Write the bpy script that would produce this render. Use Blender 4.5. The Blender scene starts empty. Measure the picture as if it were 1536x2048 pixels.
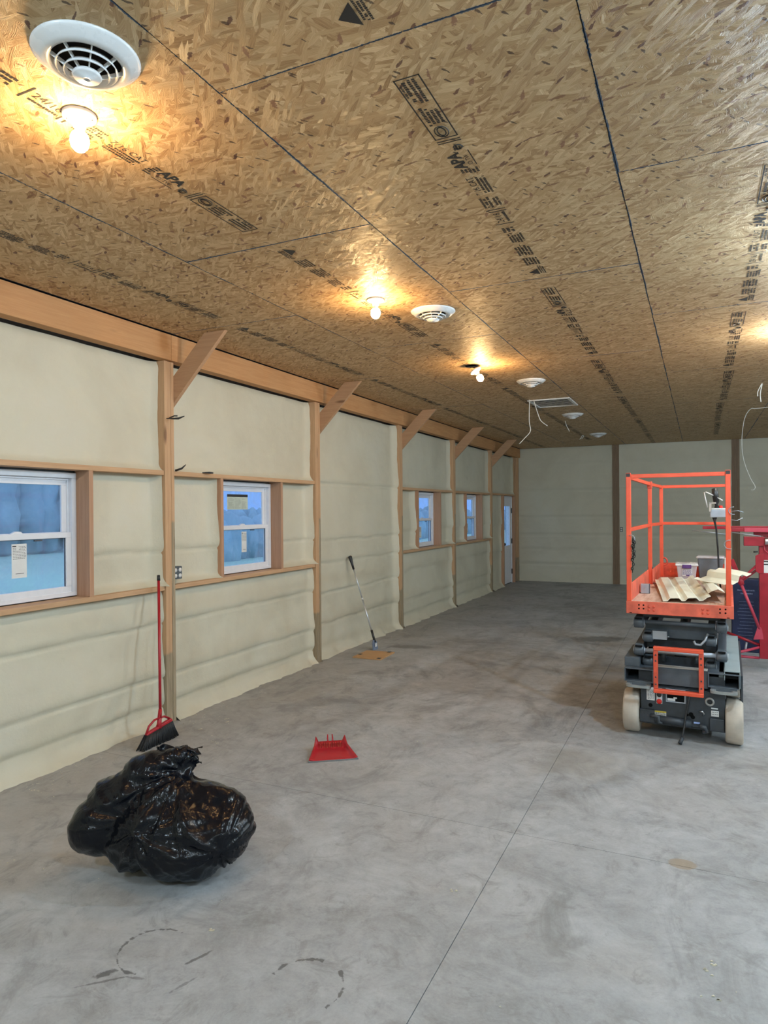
import bpy, bmesh, math, random
from mathutils import Vector, Matrix, Euler, noise
random.seed(7)
S = 0.3048                      # every length below is in feet; S turns it into metres
SC = bpy.context.scene
COL = SC.collection
H = 10.69                       # ceiling height
# ------------------------------------------------------------------ camera
cd = bpy.data.cameras.new('camera'); cam = bpy.data.objects.new('camera', cd); COL.objects.link(cam)
yaw, pitch, roll = 0.4366, -0.00274, -0.00801
F = Vector((-math.sin(yaw)*math.cos(pitch), math.cos(yaw)*math.cos(pitch), math.sin(pitch)))
R = Vector((math.cos(yaw), math.sin(yaw), 0)); U = R.cross(F)
R2 = R*math.cos(roll)+U*math.sin(roll); U2 = U*math.cos(roll)-R*math.sin(roll)
m = Matrix((R2, U2, -F)).transposed().to_4x4(); m.translation = Vector((5.033, -6.337, 5.82))*S
cam.matrix_world = m
cd.sensor_fit = 'VERTICAL'; cd.sensor_height = 24; cd.lens = 1349.2/2048*24; cd.clip_start = .05; cd.clip_end = 500
SC.camera = cam
# ------------------------------------------------------------------ view
SC.view_settings.view_transform = 'Standard'; SC.view_settings.look = 'None'
SC.view_settings.gamma = 1; SC.view_settings.use_curve_mapping = False
SC.view_settings.exposure = 0.0
# ------------------------------------------------------------------ world: blue dusk sky
w = bpy.data.worlds.new('dusk_sky'); SC.world = w; w.use_nodes = True
nt = w.node_tree; nt.nodes.clear()
tc = nt.nodes.new('ShaderNodeTexCoord'); sx = nt.nodes.new('ShaderNodeSeparateXYZ')
cr = nt.nodes.new('ShaderNodeValToRGB'); bg = nt.nodes.new('ShaderNodeBackground'); wo = nt.nodes.new('ShaderNodeOutputWorld')
cr.color_ramp.elements[0].position = 0.0; cr.color_ramp.elements[0].color = (.21, .44, 1, 1)
cr.color_ramp.elements[1].position = 0.5; cr.color_ramp.elements[1].color = (.42, .62, 1, 1)
nt.links.new(tc.outputs['Generated'], sx.inputs[0]); nt.links.new(sx.outputs['Z'], cr.inputs[0])
nt.links.new(cr.outputs[0], bg.inputs[0]); bg.inputs[1].default_value = 1.1; nt.links.new(bg.outputs[0], wo.inputs[0])
# ------------------------------------------------------------------ lamp powers (W)
WARM_W, COOL_W, NEUTRAL_W = 25.0, 146.0, 85.0
WARM = (1.0, .62, .27); COOL = (.60, .81, 1.0); NEUTRAL = (.95, .93, .86)

# ================================================================== helpers
class MB:
    def __init__(s): s.bm = bmesh.new(); s.mi = 0
    def face(s, vs):
        try: f = s.bm.faces.new(vs); f.material_index = s.mi; return f
        except ValueError: return None
    def hexa(s, P):
        v = [s.bm.verts.new(p) for p in P]
        for q in ((0,3,2,1),(4,5,6,7),(0,1,5,4),(1,2,6,5),(2,3,7,6),(3,0,4,7)): s.face([v[i] for i in q])
        return s
    def box(s, x0, x1, y0, y1, z0, z1):
        if x0 > x1: x0, x1 = x1, x0
        if y0 > y1: y0, y1 = y1, y0
        if z0 > z1: z0, z1 = z1, z0
        return s.hexa([(x0,y0,z0),(x1,y0,z0),(x1,y1,z0),(x0,y1,z0),(x0,y0,z1),(x1,y0,z1),(x1,y1,z1),(x0,y1,z1)])
    def beam(s, a, b, wd, ht, up=(0,0,1)):          # rectangular bar from a to b
        a, b = Vector(a), Vector(b); d = (b-a).normalized(); upv = Vector(up)
        if abs(d.dot(upv)) > .99: upv = Vector((0,1,0))
        sd = d.cross(upv).normalized()*wd/2; u = sd.cross(d).normalized()*ht/2
        return s.hexa([a-sd-u, a+sd-u, b+sd-u, b-sd-u, a-sd+u, a+sd+u, b+sd+u, b-sd+u])
    def prism(s, pts, d):                            # polygon (3d points) pushed along d
        d = Vector(d); A = [s.bm.verts.new(p) for p in pts]; B = [s.bm.verts.new(Vector(p)+d) for p in pts]
        s.face(A); s.face(B[::-1]); n = len(pts)
        for i in range(n): s.face([A[i], B[i], B[(i+1)%n], A[(i+1)%n]])
        return s
    def tube(s, pts, r, n=10, closed=False, cap=True):
        pts = [Vector(p) for p in pts]; N = len(pts)
        rr = r if isinstance(r, (list, tuple)) else [r]*N
        rings = []; prev = None
        for i, p in enumerate(pts):
            if closed: d = pts[(i+1)%N]-pts[i-1]
            else: d = pts[min(i+1, N-1)]-pts[max(i-1, 0)]
            d.normalize()
            if prev is None:
                prev = Vector((0,0,1)) if abs(d.z) < .9 else Vector((1,0,0))
            a = (prev-d*prev.dot(d)).normalized(); b = d.cross(a); prev = a
            rings.append([s.bm.verts.new(p+(a*math.cos(t)+b*math.sin(t))*rr[i]) for t in [2*math.pi*k/n for k in range(n)]])
        for i in range(N if closed else N-1):
            A, B = rings[i], rings[(i+1)%N]
            for k in range(n):
                f = s.face([A[k], A[(k+1)%n], B[(k+1)%n], B[k]])
                if f: f.smooth = True
        if cap and not closed: s.face(rings[0][::-1]); s.face(rings[-1])
        return s
    def lathe(s, prof, c=(0,0,0), n=32, ax=(0,0,1), smooth=True):     # prof: (radius, height) pairs
        ax = Vector(ax).normalized(); a = ax.orthogonal().normalized(); b = ax.cross(a); c = Vector(c)
        rings = []
        for (r, h) in prof:
            if r < 1e-6: rings.append([s.bm.verts.new(c+ax*h)])
            else: rings.append([s.bm.verts.new(c+ax*h+(a*math.cos(t)+b*math.sin(t))*r) for t in [2*math.pi*k/n for k in range(n)]])
        for A, B in zip(rings, rings[1:]):
            for k in range(n):
                if len(A) == 1 and len(B) == 1: continue
                if len(A) == 1: f = s.face([A[0], B[(k+1)%n], B[k]])
                elif len(B) == 1: f = s.face([A[k], A[(k+1)%n], B[0]])
                else: f = s.face([A[k], A[(k+1)%n], B[(k+1)%n], B[k]])
                if f: f.smooth = smooth
        return s
    def cyl(s, a, b, r, n=20):
        a, b = Vector(a), Vector(b); L = (b-a).length
        return s.lathe([(0,0),(r,0),(r,L),(0,L)], a, n, (b-a), smooth=False)
    def grid(s, fn, nu, nv, smooth=True):
        g = [[s.bm.verts.new(fn(i/nu, j/nv)) for j in range(nv+1)] for i in range(nu+1)]
        for i in range(nu):
            for j in range(nv):
                f = s.face([g[i][j], g[i+1][j], g[i+1][j+1], g[i][j+1]])
                if f: f.smooth = smooth
        return s
    def mesh(s, name, mats, off=(0,0,0), recalc=True):
        if recalc: bmesh.ops.recalc_face_normals(s.bm, faces=s.bm.faces)
        off = Vector(off)
        for v in s.bm.verts: v.co = (v.co-off)*S
        me = bpy.data.meshes.new(name); s.bm.to_mesh(me); s.bm.free()
        for mm in (mats if isinstance(mats, (list, tuple)) else [mats]): me.materials.append(mm)
        return me

def tag(o, label=None, cat=None, group=None, kind=None):
    if label: o['label'] = label
    if cat: o['category'] = cat
    if group: o['group'] = group
    if kind: o['kind'] = kind
    return o
def obj(name, mb, mat, parent=None, bevel=0, label=None, recalc=True):
    if parent is None:
        vs = [v.co for v in mb.bm.verts]
        off = Vector(((min(v.x for v in vs)+max(v.x for v in vs))/2, (min(v.y for v in vs)+max(v.y for v in vs))/2, min(v.z for v in vs)))
    else: off = Vector((0,0,0))
    o = bpy.data.objects.new(name, mb.mesh(name, mat, off, recalc)); COL.objects.link(o)
    if parent is None: o.location = off*S
    else: o.parent = parent
    if bevel:
        b = o.modifiers.new('bevel', 'BEVEL'); b.width = bevel*S; b.segments = 2; b.limit_method = 'ANGLE'
    if label: o['label'] = label
    return o
def thing(name, loc, label, cat, rot=(0,0,0), group=None):
    o = bpy.data.objects.new(name, None); COL.objects.link(o); o.location = Vector(loc)*S
    o.rotation_euler = rot; o.empty_display_size = .1
    return tag(o, label, cat, group)
def struct(name, loc=(0,0,0)):
    o = bpy.data.objects.new(name, None); COL.objects.link(o); o.location = Vector(loc)*S; o['kind'] = 'structure'; return o
def inst(me, name, parent, loc, rot=(0,0,0), scale=(1,1,1)):
    o = bpy.data.objects.new(name, me); COL.objects.link(o); o.parent = parent
    o.location = Vector(loc)*S; o.rotation_euler = rot; o.scale = scale; return o
def copy_tree(o, parent=None):
    c = o.copy(); COL.objects.link(c)
    if parent: c.parent = parent
    for ch in list(o.children): copy_tree(ch, c)
    return c

# ================================================================== materials
class NT:
    def __init__(s, name):
        s.m = bpy.data.materials.new(name); s.m.use_nodes = True; s.t = s.m.node_tree; s.t.nodes.clear()
        s.out = s.n('ShaderNodeOutputMaterial')
    def n(s, t, **k):
        x = s.t.nodes.new(t)
        for a, b in k.items(): setattr(x, a, b)
        return x
    def set(s, sock, v):
        if v is None: return
        if isinstance(v, bpy.types.NodeSocket): s.t.links.new(v, sock)
        else:
            if isinstance(v, (tuple, list)) and len(v) == 3 and sock.type == 'RGBA': v = (*v, 1)
            sock.default_value = v
    def math(s, op, a, b=None, c=None, clamp=False):
        x = s.n('ShaderNodeMath', operation=op, use_clamp=clamp)
        for i, v in enumerate((a, b, c)):
            if v is not None: s.set(x.inputs[i], v)
        return x.outputs[0]
    def mapr(s, v, a, b, c=0, d=1):
        x = s.n('ShaderNodeMapRange'); x.clamp = True
        for i, q in enumerate((v, a, b, c, d)): s.set(x.inputs[i], q)
        return x.outputs[0]
    def vec(s, v, loc=(0,0,0), rot=(0,0,0), sc=(1,1,1)):
        x = s.n('ShaderNodeMapping'); s.set(x.inputs[0], v)
        x.inputs[1].default_value = loc; x.inputs[2].default_value = rot; x.inputs[3].default_value = sc
        return x.outputs[0]
    def vrs(s, v, ang, L, W, loc=(0, 0, 0)):      # turn first, then stretch
        return s.vec(s.vec(v, rot=(0, 0, math.radians(ang))), loc=loc, sc=(1/L, 1/W, 1))
    def vadd(s, a, b):
        x = s.n('ShaderNodeVectorMath', operation='ADD'); s.set(x.inputs[0], a); s.set(x.inputs[1], b); return x.outputs[0]
    def co(s, which='Object'): return s.n('ShaderNodeTexCoord').outputs[which]
    def sep(s, v):
        x = s.n('ShaderNodeSeparateXYZ'); s.set(x.inputs[0], v); return x.outputs
    def noise(s, v, scale, detail=3, rough=.55, dist=0):
        x = s.n('ShaderNodeTexNoise'); s.set(x.inputs['Vector'], v)
        x.inputs['Scale'].default_value = scale; x.inputs['Detail'].default_value = detail
        x.inputs['Roughness'].default_value = rough; x.inputs['Distortion'].default_value = dist
        return x.outputs[0]
    def voro(s, v, scale, feature='F1', dims='3D', rnd=1.0):
        x = s.n('ShaderNodeTexVoronoi', feature=feature, voronoi_dimensions=dims); s.set(x.inputs['Vector'], v)
        x.inputs['Scale'].default_value = scale; x.inputs['Randomness'].default_value = rnd; return x.outputs
    def ramp(s, v, pts):
        x = s.n('ShaderNodeValToRGB'); s.set(x.inputs[0], v); e = x.color_ramp.elements
        e[0].position, e[1].position = pts[0][0], pts[-1][0]
        e[0].color, e[1].color = (*pts[0][1], 1), (*pts[-1][1], 1)
        for p, c in pts[1:-1]: q = e.new(p); q.color = (*c, 1)
        return x.outputs[0]
    def mix(s, f, a, b, mode='MIX'):
        x = s.n('ShaderNodeMix', data_type='RGBA', blend_type=mode)
        s.set(x.inputs[0], f); s.set(x.inputs[6], a); s.set(x.inputs[7], b); return x.outputs[2]
    def bump(s, h, strength, dist=.01, nrm=None):
        x = s.n('ShaderNodeBump'); x.inputs['Strength'].default_value = strength; x.inputs['Distance'].default_value = dist
        s.set(x.inputs['Height'], h)
        if nrm is not None: s.set(x.inputs['Normal'], nrm)
        return x.outputs[0]
    def bsdf(s, col, rough=.5, metal=0, nrm=None, **k):
        x = s.n('ShaderNodeBsdfPrincipled'); s.set(x.inputs['Base Color'], col); s.set(x.inputs['Roughness'], rough)
        s.set(x.inputs['Metallic'], metal)
        if nrm is not None: s.set(x.inputs['Normal'], nrm)
        for a, b in k.items(): s.set(x.inputs[a.replace('_', ' ')], b)
        s.t.links.new(x.outputs[0], s.out.inputs[0]); return x.outputs[0]

def pm(name, col, rough=.5, metal=0, var=.12, scale=14, bump=0.0, bscale=60, **k):
    t = NT(name); c = t.co(); n = t.noise(c, scale, 4)
    dk = tuple(v*(1-var) for v in col); lt = tuple(min(1, v*(1+var)) for v in col)
    cc = t.ramp(n, [(.3, dk), (.7, lt)])
    nr = t.bump(t.noise(c, bscale, 3), bump, .004) if bump else None
    t.bsdf(cc, t.mapr(n, .2, .8, max(.02, rough-.06), min(1, rough+.06)), metal, nr, **k)
    return t.m
def wood(name, axis, light, dark, knots=True, treated=None, rough=.72):
    """grain runs along axis (0,1,2)"""
    t = NT(name); oi = t.n('ShaderNodeObjectInfo'); c = t.co()
    rv = t.n('ShaderNodeCombineXYZ'); [t.set(rv.inputs[i], t.math('MULTIPLY', oi.outputs['Random'], 37.0+i*11)) for i in range(3)]
    c2 = t.vadd(c, rv.outputs[0])
    sc = [1, 1, 1]; sc[axis] = .05
    g = t.noise(t.vec(c2, sc=tuple(sc)), 55, 5, .65, .6)
    sc2 = [1, 1, 1]; sc2[axis] = .22
    kn = t.voro(t.vec(c2, sc=tuple(sc2)), 7.0)
    km = t.math('MULTIPLY', t.mapr(kn['Distance'], .06, .15, 1, 0), t.math('GREATER_THAN', t.sep(kn['Color'])[0], .55))
    col = t.ramp(g, [(.25, dark), (.5, tuple((a+b)/2 for a, b in zip(light, dark))), (.72, light)])
    col = t.mix(t.mapr(t.noise(c2, 1.6, 2), .35, .7, 0, .35), col, tuple(v*.72 for v in light))
    if knots: col = t.mix(t.math('MULTIPLY', km, .75), col, (.13, .055, .025))
    if treated:
        zz = t.sep(c)[2]
        f = t.mapr(t.math('ADD', zz, t.math('MULTIPLY', t.noise(c2, 9, 2), .05)), treated*S-.01, treated*S+.015, 1, 0)
        tr = t.ramp(g, [(.3, (.20, .15, .09)), (.7, (.44, .35, .23))]); col = t.mix(f, col, tr)
    t.bsdf(col, rough, 0, t.bump(g, .25, .004)); return t.m

PL, PD = (.62, .39, .22), (.46, .265, .135)
W_z = wood('pine_upright', 2, PL, PD, treated=2.0)
W_z2 = wood('pine_upright_spliced', 2, PL, PD, treated=5.6)
W_y = wood('pine_lengthwise', 1, PL, PD)
W_x = wood('pine_cross', 0, (.53, .32, .18), (.40, .22, .115))
W_beam = wood('pine_header', 1, (.60, .325, .14), (.46, .21, .08))
W_jamb = wood('pine_jamb', 2, (.52, .31, .19), (.39, .20, .11))
W_far = wood('dark_post_wood', 2, (.30, .20, .125), (.17, .11, .065))

def osb():
    t = NT('strand_board'); c = t.co(); oi = t.n('ShaderNodeObjectInfo')
    rv = t.n('ShaderNodeCombineXYZ'); [t.set(rv.inputs[i], t.math('MULTIPLY', oi.outputs['Random'], q)) for i, q in ((0, 61.0), (1, 97.0))]
    warp = t.n('ShaderNodeTexNoise'); t.set(warp.inputs['Vector'], c); warp.inputs['Scale'].default_value = 14; warp.inputs['Detail'].default_value = 2
    wv = t.n('ShaderNodeVectorMath', operation='SCALE'); t.set(wv.inputs[0], warp.outputs['Color']); wv.inputs['Scale'].default_value = .018
    cc = t.vadd(t.vadd(c, rv.outputs[0]), wv.outputs[0])
    val = None
    for i, (ang, L, W, th) in enumerate(((12, .13, .028, 0), (68, .10, .024, .45), (-32, .12, .022, .5), (95, .10, .028, .55), (-64, .10, .020, .55), (28, .11, .018, .6), (-8, .09, .018, .62), (48, .08, .014, .7))):
        v = t.vrs(cc, ang, L, W, (i*3.1, i*1.7, 0))
        vo = t.voro(v, 1.0, dims='2D'); s = t.sep(vo['Color'])
        g = t.noise(t.vec(v, loc=(i, 2*i, 0), sc=(.8, 5, 1)), 1.2, 3, .65)
        a = t.math('ADD', t.math('MULTIPLY', s[0], .72), t.math('ADD', .14, t.math('MULTIPLY', t.math('SUBTRACT', g, .5), 1.1)))
        if val is None: val = a
        else:
            x = t.n('ShaderNodeMix', data_type='FLOAT'); t.set(x.inputs[0], t.math('GREATER_THAN', s[1], th)); t.set(x.inputs[2], val); t.set(x.inputs[3], a); val = x.outputs[0]
    col = t.ramp(val, [(0, (.22, .11, .045)), (.14, (.41, .245, .11)), (.35, (.53, .345, .175)), (.6, (.61, .42, .225)), (.82, (.70, .51, .29)), (1, (.84, .67, .42))])
    big = t.noise(cc, 1.1, 3); col = t.mix(t.mapr(big, .4, .75, 0, .3), col, (.46, .30, .145))
    for (ang, L, W, th, cx) in ((40, .050, .017, .984, (.10, .028, .022)), (-55, .034, .011, .982, (.06, .032, .022)), (8, .075, .016, .980, (.24, .11, .055)), (75, .06, .020, .984, (.28, .13, .075))):
        vo = t.voro(t.vrs(cc, ang, L, W, (9.3*th+ang, 4, 0)), 1.0, dims='2D'); s = t.sep(vo['Color'])
        f = t.math('MULTIPLY', t.math('GREATER_THAN', s[0], th), t.mapr(t.math('ADD', vo['Distance'], t.math('MULTIPLY', t.math('SUBTRACT', t.noise(cc, 90, 3), .5), 1.1)), .40, .50, .85, 0))
        col = t.mix(f, col, cx)
    # blue painted panel edges, worn and uneven
    xs = t.sep(c); dx = t.math('SUBTRACT', 2*S, t.math('ABSOLUTE', xs[0])); dy = t.math('SUBTRACT', 4*S, t.math('ABSOLUTE', xs[1]))
    d = t.math('MINIMUM', dx, dy); wn = t.noise(cc, 2.2, 3)
    wd = t.mapr(wn, .40, .68, .0012, .009)
    f = t.math('LESS_THAN', t.math('ADD', d, t.math('MULTIPLY', t.math('SUBTRACT', t.noise(cc, 90, 3), .5), .012)), wd)
    col = t.mix(f, col, (.055, .10, .17))
    b = t.bump(val, .8, .004); b = t.bump(t.noise(t.vec(cc, sc=(1, .5, 1)), 160, 3), .6, .0016, b)
    t.bsdf(col, t.mapr(val, 0, 1, .62, .42), 0, b, Specular_IOR_Level=.35); return t.m
M_osb = osb()
M_ink = pm('stamp_ink', (.024, .024, .025), .6, var=.3, scale=200)
M_gap = pm('blue_joint', (.045, .08, .13), .8)

def concrete():
    t = NT('concrete'); geo = t.n('ShaderNodeNewGeometry'); c = geo.outputs['Position']
    a = t.noise(c, .55, 6, .62, .8); b = t.noise(c, 2.6, 7, .7, 1.4); d = t.noise(c, 11, 5, .7, .4); e = t.noise(c, 75, 3, .7)
    v = t.math('ADD', t.math('MULTIPLY', a, .42), t.math('ADD', t.math('MULTIPLY', b, .34), t.math('ADD', t.math('MULTIPLY', d, .16), t.math('MULTIPLY', e, .10))))
    col = t.ramp(v, [(.36, (.21, .212, .212)), (.46, (.31, .315, .318)), (.54, (.39, .398, .405)), (.64, (.48, .49, .495))])
    # brown tone in patches, strongest near the left wall
    xs = t.sep(c)
    nearw = t.mapr(xs[0], -8.6*S, -3.5*S, .5, 0)
    col = t.mix(t.math('ADD', t.math('MULTIPLY', t.mapr(t.noise(c, .9, 4, .6, .5), .5, .75), .4), nearw), col, (.34, .30, .25))
    # dark smoky trowel patches
    pt = t.noise(t.vec(c, sc=(1, .55, 1), rot=(0, 0, .5)), 1.35, 6, .72, 2.2)
    col = t.mix(t.mapr(pt, .52, .66, 0, .6), col, (.17, .17, .168))
    mot = t.noise(t.vec(c, loc=(3, 8, 0)), 5.5, 7, .75, 1.5); col = t.mix(t.mapr(mot, .53, .68, 0, .5), col, (.17, .165, .155))
    wet = None
    def ring(cx, cy, r, wdt, a0, a1, dark, sq=1.0):
        nonlocal col
        px = t.math('SUBTRACT', xs[0], cx*S); py = t.math('MULTIPLY', t.math('SUBTRACT', xs[1], cy*S), sq)
        rr = t.math('SQRT', t.math('ADD', t.math('MULTIPLY', px, px), t.math('MULTIPLY', py, py)))
        dd = t.math('ABSOLUTE', t.math('SUBTRACT', rr, r*S)); an = t.math('ARCTAN2', py, px)
        inn = t.math('MULTIPLY', t.math('GREATER_THAN', an, a0), t.math('LESS_THAN', an, a1))
        wn = t.mapr(t.noise(c, 20, 4), .42, .64, -.0035, wdt*S)
        f = t.math('MULTIPLY', t.mapr(t.math('SUBTRACT', dd, wn), 0, .004, 1, 0), inn)
        col = t.mix(t.math('MULTIPLY', f, .75), col, dark)
    dk = (.065, .062, .058)
    ring(-1.55, .45, .46, .035, 1.4, 3.14, dk); ring(-1.55, .45, .46, .03, -3.14, -1.3, dk)
    ring(.62, .72, .47, .035, 1.6, 3.14, dk); ring(.62, .72, .47, .035, -.5, 1.0, dk)
    def blob(cx, cy, rx, ry, rot, colr, amt, edge=.25, nz=.5, ns=14):
        nonlocal col
        q = t.vec(c, loc=(0, 0, 0)); px = t.math('SUBTRACT', xs[0], cx*S); py = t.math('SUBTRACT', xs[1], cy*S)
        cs, sn = math.cos(rot), math.sin(rot)
        u = t.math('DIVIDE', t.math('ADD', t.math('MULTIPLY', px, cs), t.math('MULTIPLY', py, sn)), rx*S)
        v2 = t.math('DIVIDE', t.math('SUBTRACT', t.math('MULTIPLY', py, cs), t.math('MULTIPLY', px, sn)), ry*S)
        dd = t.math('SQRT', t.math('ADD', t.math('MULTIPLY', u, u), t.math('MULTIPLY', v2, v2)))
        dd = t.math('ADD', dd, t.math('MULTIPLY', t.math('SUBTRACT', t.noise(c, ns, 4), .5), nz*2))
        col = t.mix(t.math('MULTIPLY', t.mapr(dd, 1-edge, 1, 1, 0), amt), col, colr)
    blob(-1.78, -.14, .15, .06, .9, dk, .75, .3, .8, 45); blob(-1.7, -.26, .36, .022, .75, dk, .6, .4, .9, 40); blob(-.92, .58, .23, .03, 1.2, dk, .7, .4, .9, 40)
    blob(-.75, .1, .2, .026, 1.25, dk, .5, .4, .9, 40); blob(-1.4, -.05, .12, .03, .3, dk, .5, .4, .9, 40)
    blob(4.75, 5.68, .24, .17, .1, (.30, .24, .17), .8, .12, .25)
    blob(1.0, 24.9, 1.5, .8, .5, (.10, .098, .092), .7, .4); blob(-6.1, 20.1, 1.1, .42, .25, (.15, .14, .125), .75, .4)
    blob(2.6, 9.5, 1.6, 1.2, .4, (.28, .265, .235), .5, .6, .8, 5)
    ro = t.mapr(v, .35, .65, .62, .44)
    bp = t.bump(t.math('ADD', e, t.math('MULTIPLY', d, .7)), .22, .004)
    t.bsdf(col, ro, 0, bp); return t.m
M_conc = concrete()
M_joint = pm('joint_base', (.22, .20, .18), .9)  # colour of the base showing between the slabs
def foam():
    t = NT('spray_foam'); geo = t.n('ShaderNodeNewGeometry'); c = geo.outputs['Position']
    a = t.noise(c, 1.3, 4, .6, .5); b = t.noise(c, 9, 4); d = t.noise(c, 60, 3)
    col = t.ramp(a, [(.3, (.55, .505, .385)), (.55, (.60, .56, .435)), (.8, (.62, .585, .48))])
    col = t.mix(t.mapr(b, .55, .75, 0, .25), col, (.66, .61, .44))
    nr = t.bump(t.math('ADD', t.math('MULTIPLY', b, 1.5), t.math('MULTIPLY', d, .35)), .3, .01)
    t.bsdf(col, .62, 0, nr); return t.m
M_foam = foam()
M_sheath = pm('sheathing', (.25, .25, .26), .7)
M_vinyl = pm('white_vinyl', (.74, .74, .77), .35, var=.03)
M_gasket = pm('dark_gasket', (.06, .06, .07), .6)
M_white = pm('white_enamel', (.74, .73, .71), .28, var=.04)
M_porc = pm('lamp_holder_plastic', (.78, .74, .66), .4, var=.05)
M_black = pm('black_plastic', (.018, .018, .019), .4)
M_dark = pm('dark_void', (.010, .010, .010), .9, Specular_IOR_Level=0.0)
M_orange = pm('orange_paint', (.80, .098, .040), .36, var=.08, scale=8)
M_orange2 = pm('worn_orange_paint', (.66, .085, .04), .5, var=.25, scale=20)
M_toe = pm('scuffed_orange_paint', (.68, .12, .065), .55, var=.25, scale=10)
M_grey = pm('lift_grey_paint', (.085, .10, .115), .38, var=.2, scale=10, bump=.05)
M_grey2 = pm('lift_dark_paint', (.038, .044, .052), .42, var=.3, scale=9)
M_ltgrey = pm('dusty_tray', (.30, .36, .37), .5, var=.1, scale=6)
M_tyre = pm('cream_rubber', (.52, .45, .37), .8, var=.18, scale=7, bump=.2)
M_metal = pm('steel', (.5, .5, .5), .35, 1.0)
M_red = pm('red_plastic', (.40, .012, .022), .38, var=.1)
M_hoist = pm('hoist_red_paint', (.34, .010, .022), .35, var=.12)
M_pink = pm('hoist_rose_paint', (.50, .05, .085), .4, var=.12)
M_navy = pm('navy_card', (.010, .016, .060), .45, var=.2)
M_print = pm('pale_print', (.16, .19, .30), .6)
M_deck = NT('plywood_deck')
_c = M_deck.co(); _g = M_deck.noise(M_deck.vec(_c, sc=(1, .12, 1)), 30, 5, .65)
M_deck.bsdf(M_deck.ramp(_g, [(.3, (.42, .24, .16)), (.7, (.68, .50, .38))]), .7, 0, M_deck.bump(_g, .2, .003)); M_deck = M_deck.m
M_sheet = pm('cream_panel', (.80, .80, .64), .4, var=.07, scale=9, Transmission_Weight=0.0)
M_purple = pm('purple_plastic', (.09, .03, .16), .4)
M_galv = pm('zinc_box', (.42, .44, .47), .45, .5, var=.1)
M_cable = pm('white_cable', (.80, .78, .72), .5, var=.04)
M_bark = pm('haze_tinted_foliage', (.30, .44, .50), .9, var=.4, scale=.35)  # distance haze is put into the foliage colour as pale blue
M_grass = pm('dusk_grass', (.58, .80, .60), .9, var=.12, scale=.15)
M_yellow = pm('yellow_label', (.72, .55, .06), .5)
M_label = pm('white_label', (.72, .71, .68), .5, var=.04)
M_redlamp = NT('red_button'); M_redlamp.bsdf((.8, .03, .02), .25); M_redlamp = M_redlamp.m
M_board = wood('hatch_board', 0, (.60, .36, .17), (.45, .24, .10), knots=False)
M_bristle = pm('bristles', (.016, .017, .019), .55, var=.6, scale=220)
def clearplastic(name, col, a):
    t = NT(name); p = t.n('ShaderNodeBsdfPrincipled'); t.set(p.inputs['Base Color'], col); p.inputs['Roughness'].default_value = .2
    tr = t.n('ShaderNodeBsdfTransparent'); mx = t.n('ShaderNodeMixShader'); mx.inputs[0].default_value = a
    t.t.links.new(tr.outputs[0], mx.inputs[1]); t.t.links.new(p.outputs[0], mx.inputs[2]); t.t.links.new(mx.outputs[0], t.out.inputs[0]); return t.m
M_clear = clearplastic('milky_plastic', (.80, .76, .78), .62)
def glass():
    t = NT('misted_glass'); c = t.co(); n = t.noise(c, 5, 5, .6, 1)
    tr = t.n('ShaderNodeBsdfTransparent'); t.set(tr.inputs[0], (.95, .97, 1))
    tl = t.n('ShaderNodeBsdfTranslucent'); t.set(tl.inputs[0], (.85, .88, .95))
    gl = t.n('ShaderNodeBsdfGlossy'); gl.inputs['Roughness'].default_value = .05
    a = t.n('ShaderNodeMixShader'); t.set(a.inputs[0], t.mapr(n, .35, .7, .05, .27)); t.t.links.new(tr.outputs[0], a.inputs[1]); t.t.links.new(tl.outputs[0], a.inputs[2])
    b = t.n('ShaderNodeMixShader'); b.inputs[0].default_value = .05; t.t.links.new(a.outputs[0], b.inputs[1]); t.t.links.new(gl.outputs[0], b.inputs[2])
    t.t.links.new(b.outputs[0], t.out.inputs[0]); return t.m
M_glass = glass()
def emis(name, col, st):
    t = NT(name); e = t.n('ShaderNodeEmission'); t.set(e.inputs[0], col); e.inputs[1].default_value = st
    t.t.links.new(e.outputs[0], t.out.inputs[0]); return t.m
BULB_R = .11
A_b = 4*math.pi*(BULB_R*S)**2*1.05
M_bulb = {k: emis('lit_bulb_'+k, c, p/(math.pi*A_b)) for k, c, p in (('warm', WARM, WARM_W), ('cool', COOL, COOL_W), ('neutral', NEUTRAL, NEUTRAL_W))}
def bagmat():
    t = NT('black_bag_film'); c = t.co(); a = t.noise(t.vec(c, sc=(1, 1, .5)), 9, 4, .55, 1.5); b = t.noise(c, 30, 2, .6, 1.2)
    rg = t.math('ABSOLUTE', t.math('SUBTRACT', a, .5)); rg2 = t.math('ABSOLUTE', t.math('SUBTRACT', b, .5))
    nr = t.bump(rg, .28, .03); nr = t.bump(rg2, .12, .006, nr)
    t.bsdf((.004, .005, .008), t.mapr(a, .3, .7, .12, .24), 0, nr, Specular_IOR_Level=.26); return t.m
M_bag = bagmat()

XW, XR, YB, YF = -8.9, 23.6, -16.0, 48.1     # sheathing planes of the room
# ================================================================== floor
fl = struct('floor')
obj('floor_base', MB().box(XW-.3, XR+.4, YB-.4, YF+.5, -.5, -.045), M_joint, fl)
g = .0055
xsp = [XW-.25, 2.0, 13.0, XR+.3]; ysp = [YB-.3, 5.6, YF+.4]
for i in range(3):
    for j in range(2):
        obj('slab', MB().box(xsp[i]+g, xsp[i+1]-g, ysp[j]+g, ysp[j+1]-g, -.05, 0), M_conc, fl)
# ================================================================== ceiling
ce = struct('ceiling')
obj('attic_backing', MB().box(XW-.3, XR+.4, YB-.4, YF+.5, H+.045, H+.2), M_gap, ce)
pme = MB().box(-1.994, 1.994, -3.994, 3.994, 0, .04).mesh('panel', M_osb)
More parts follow.
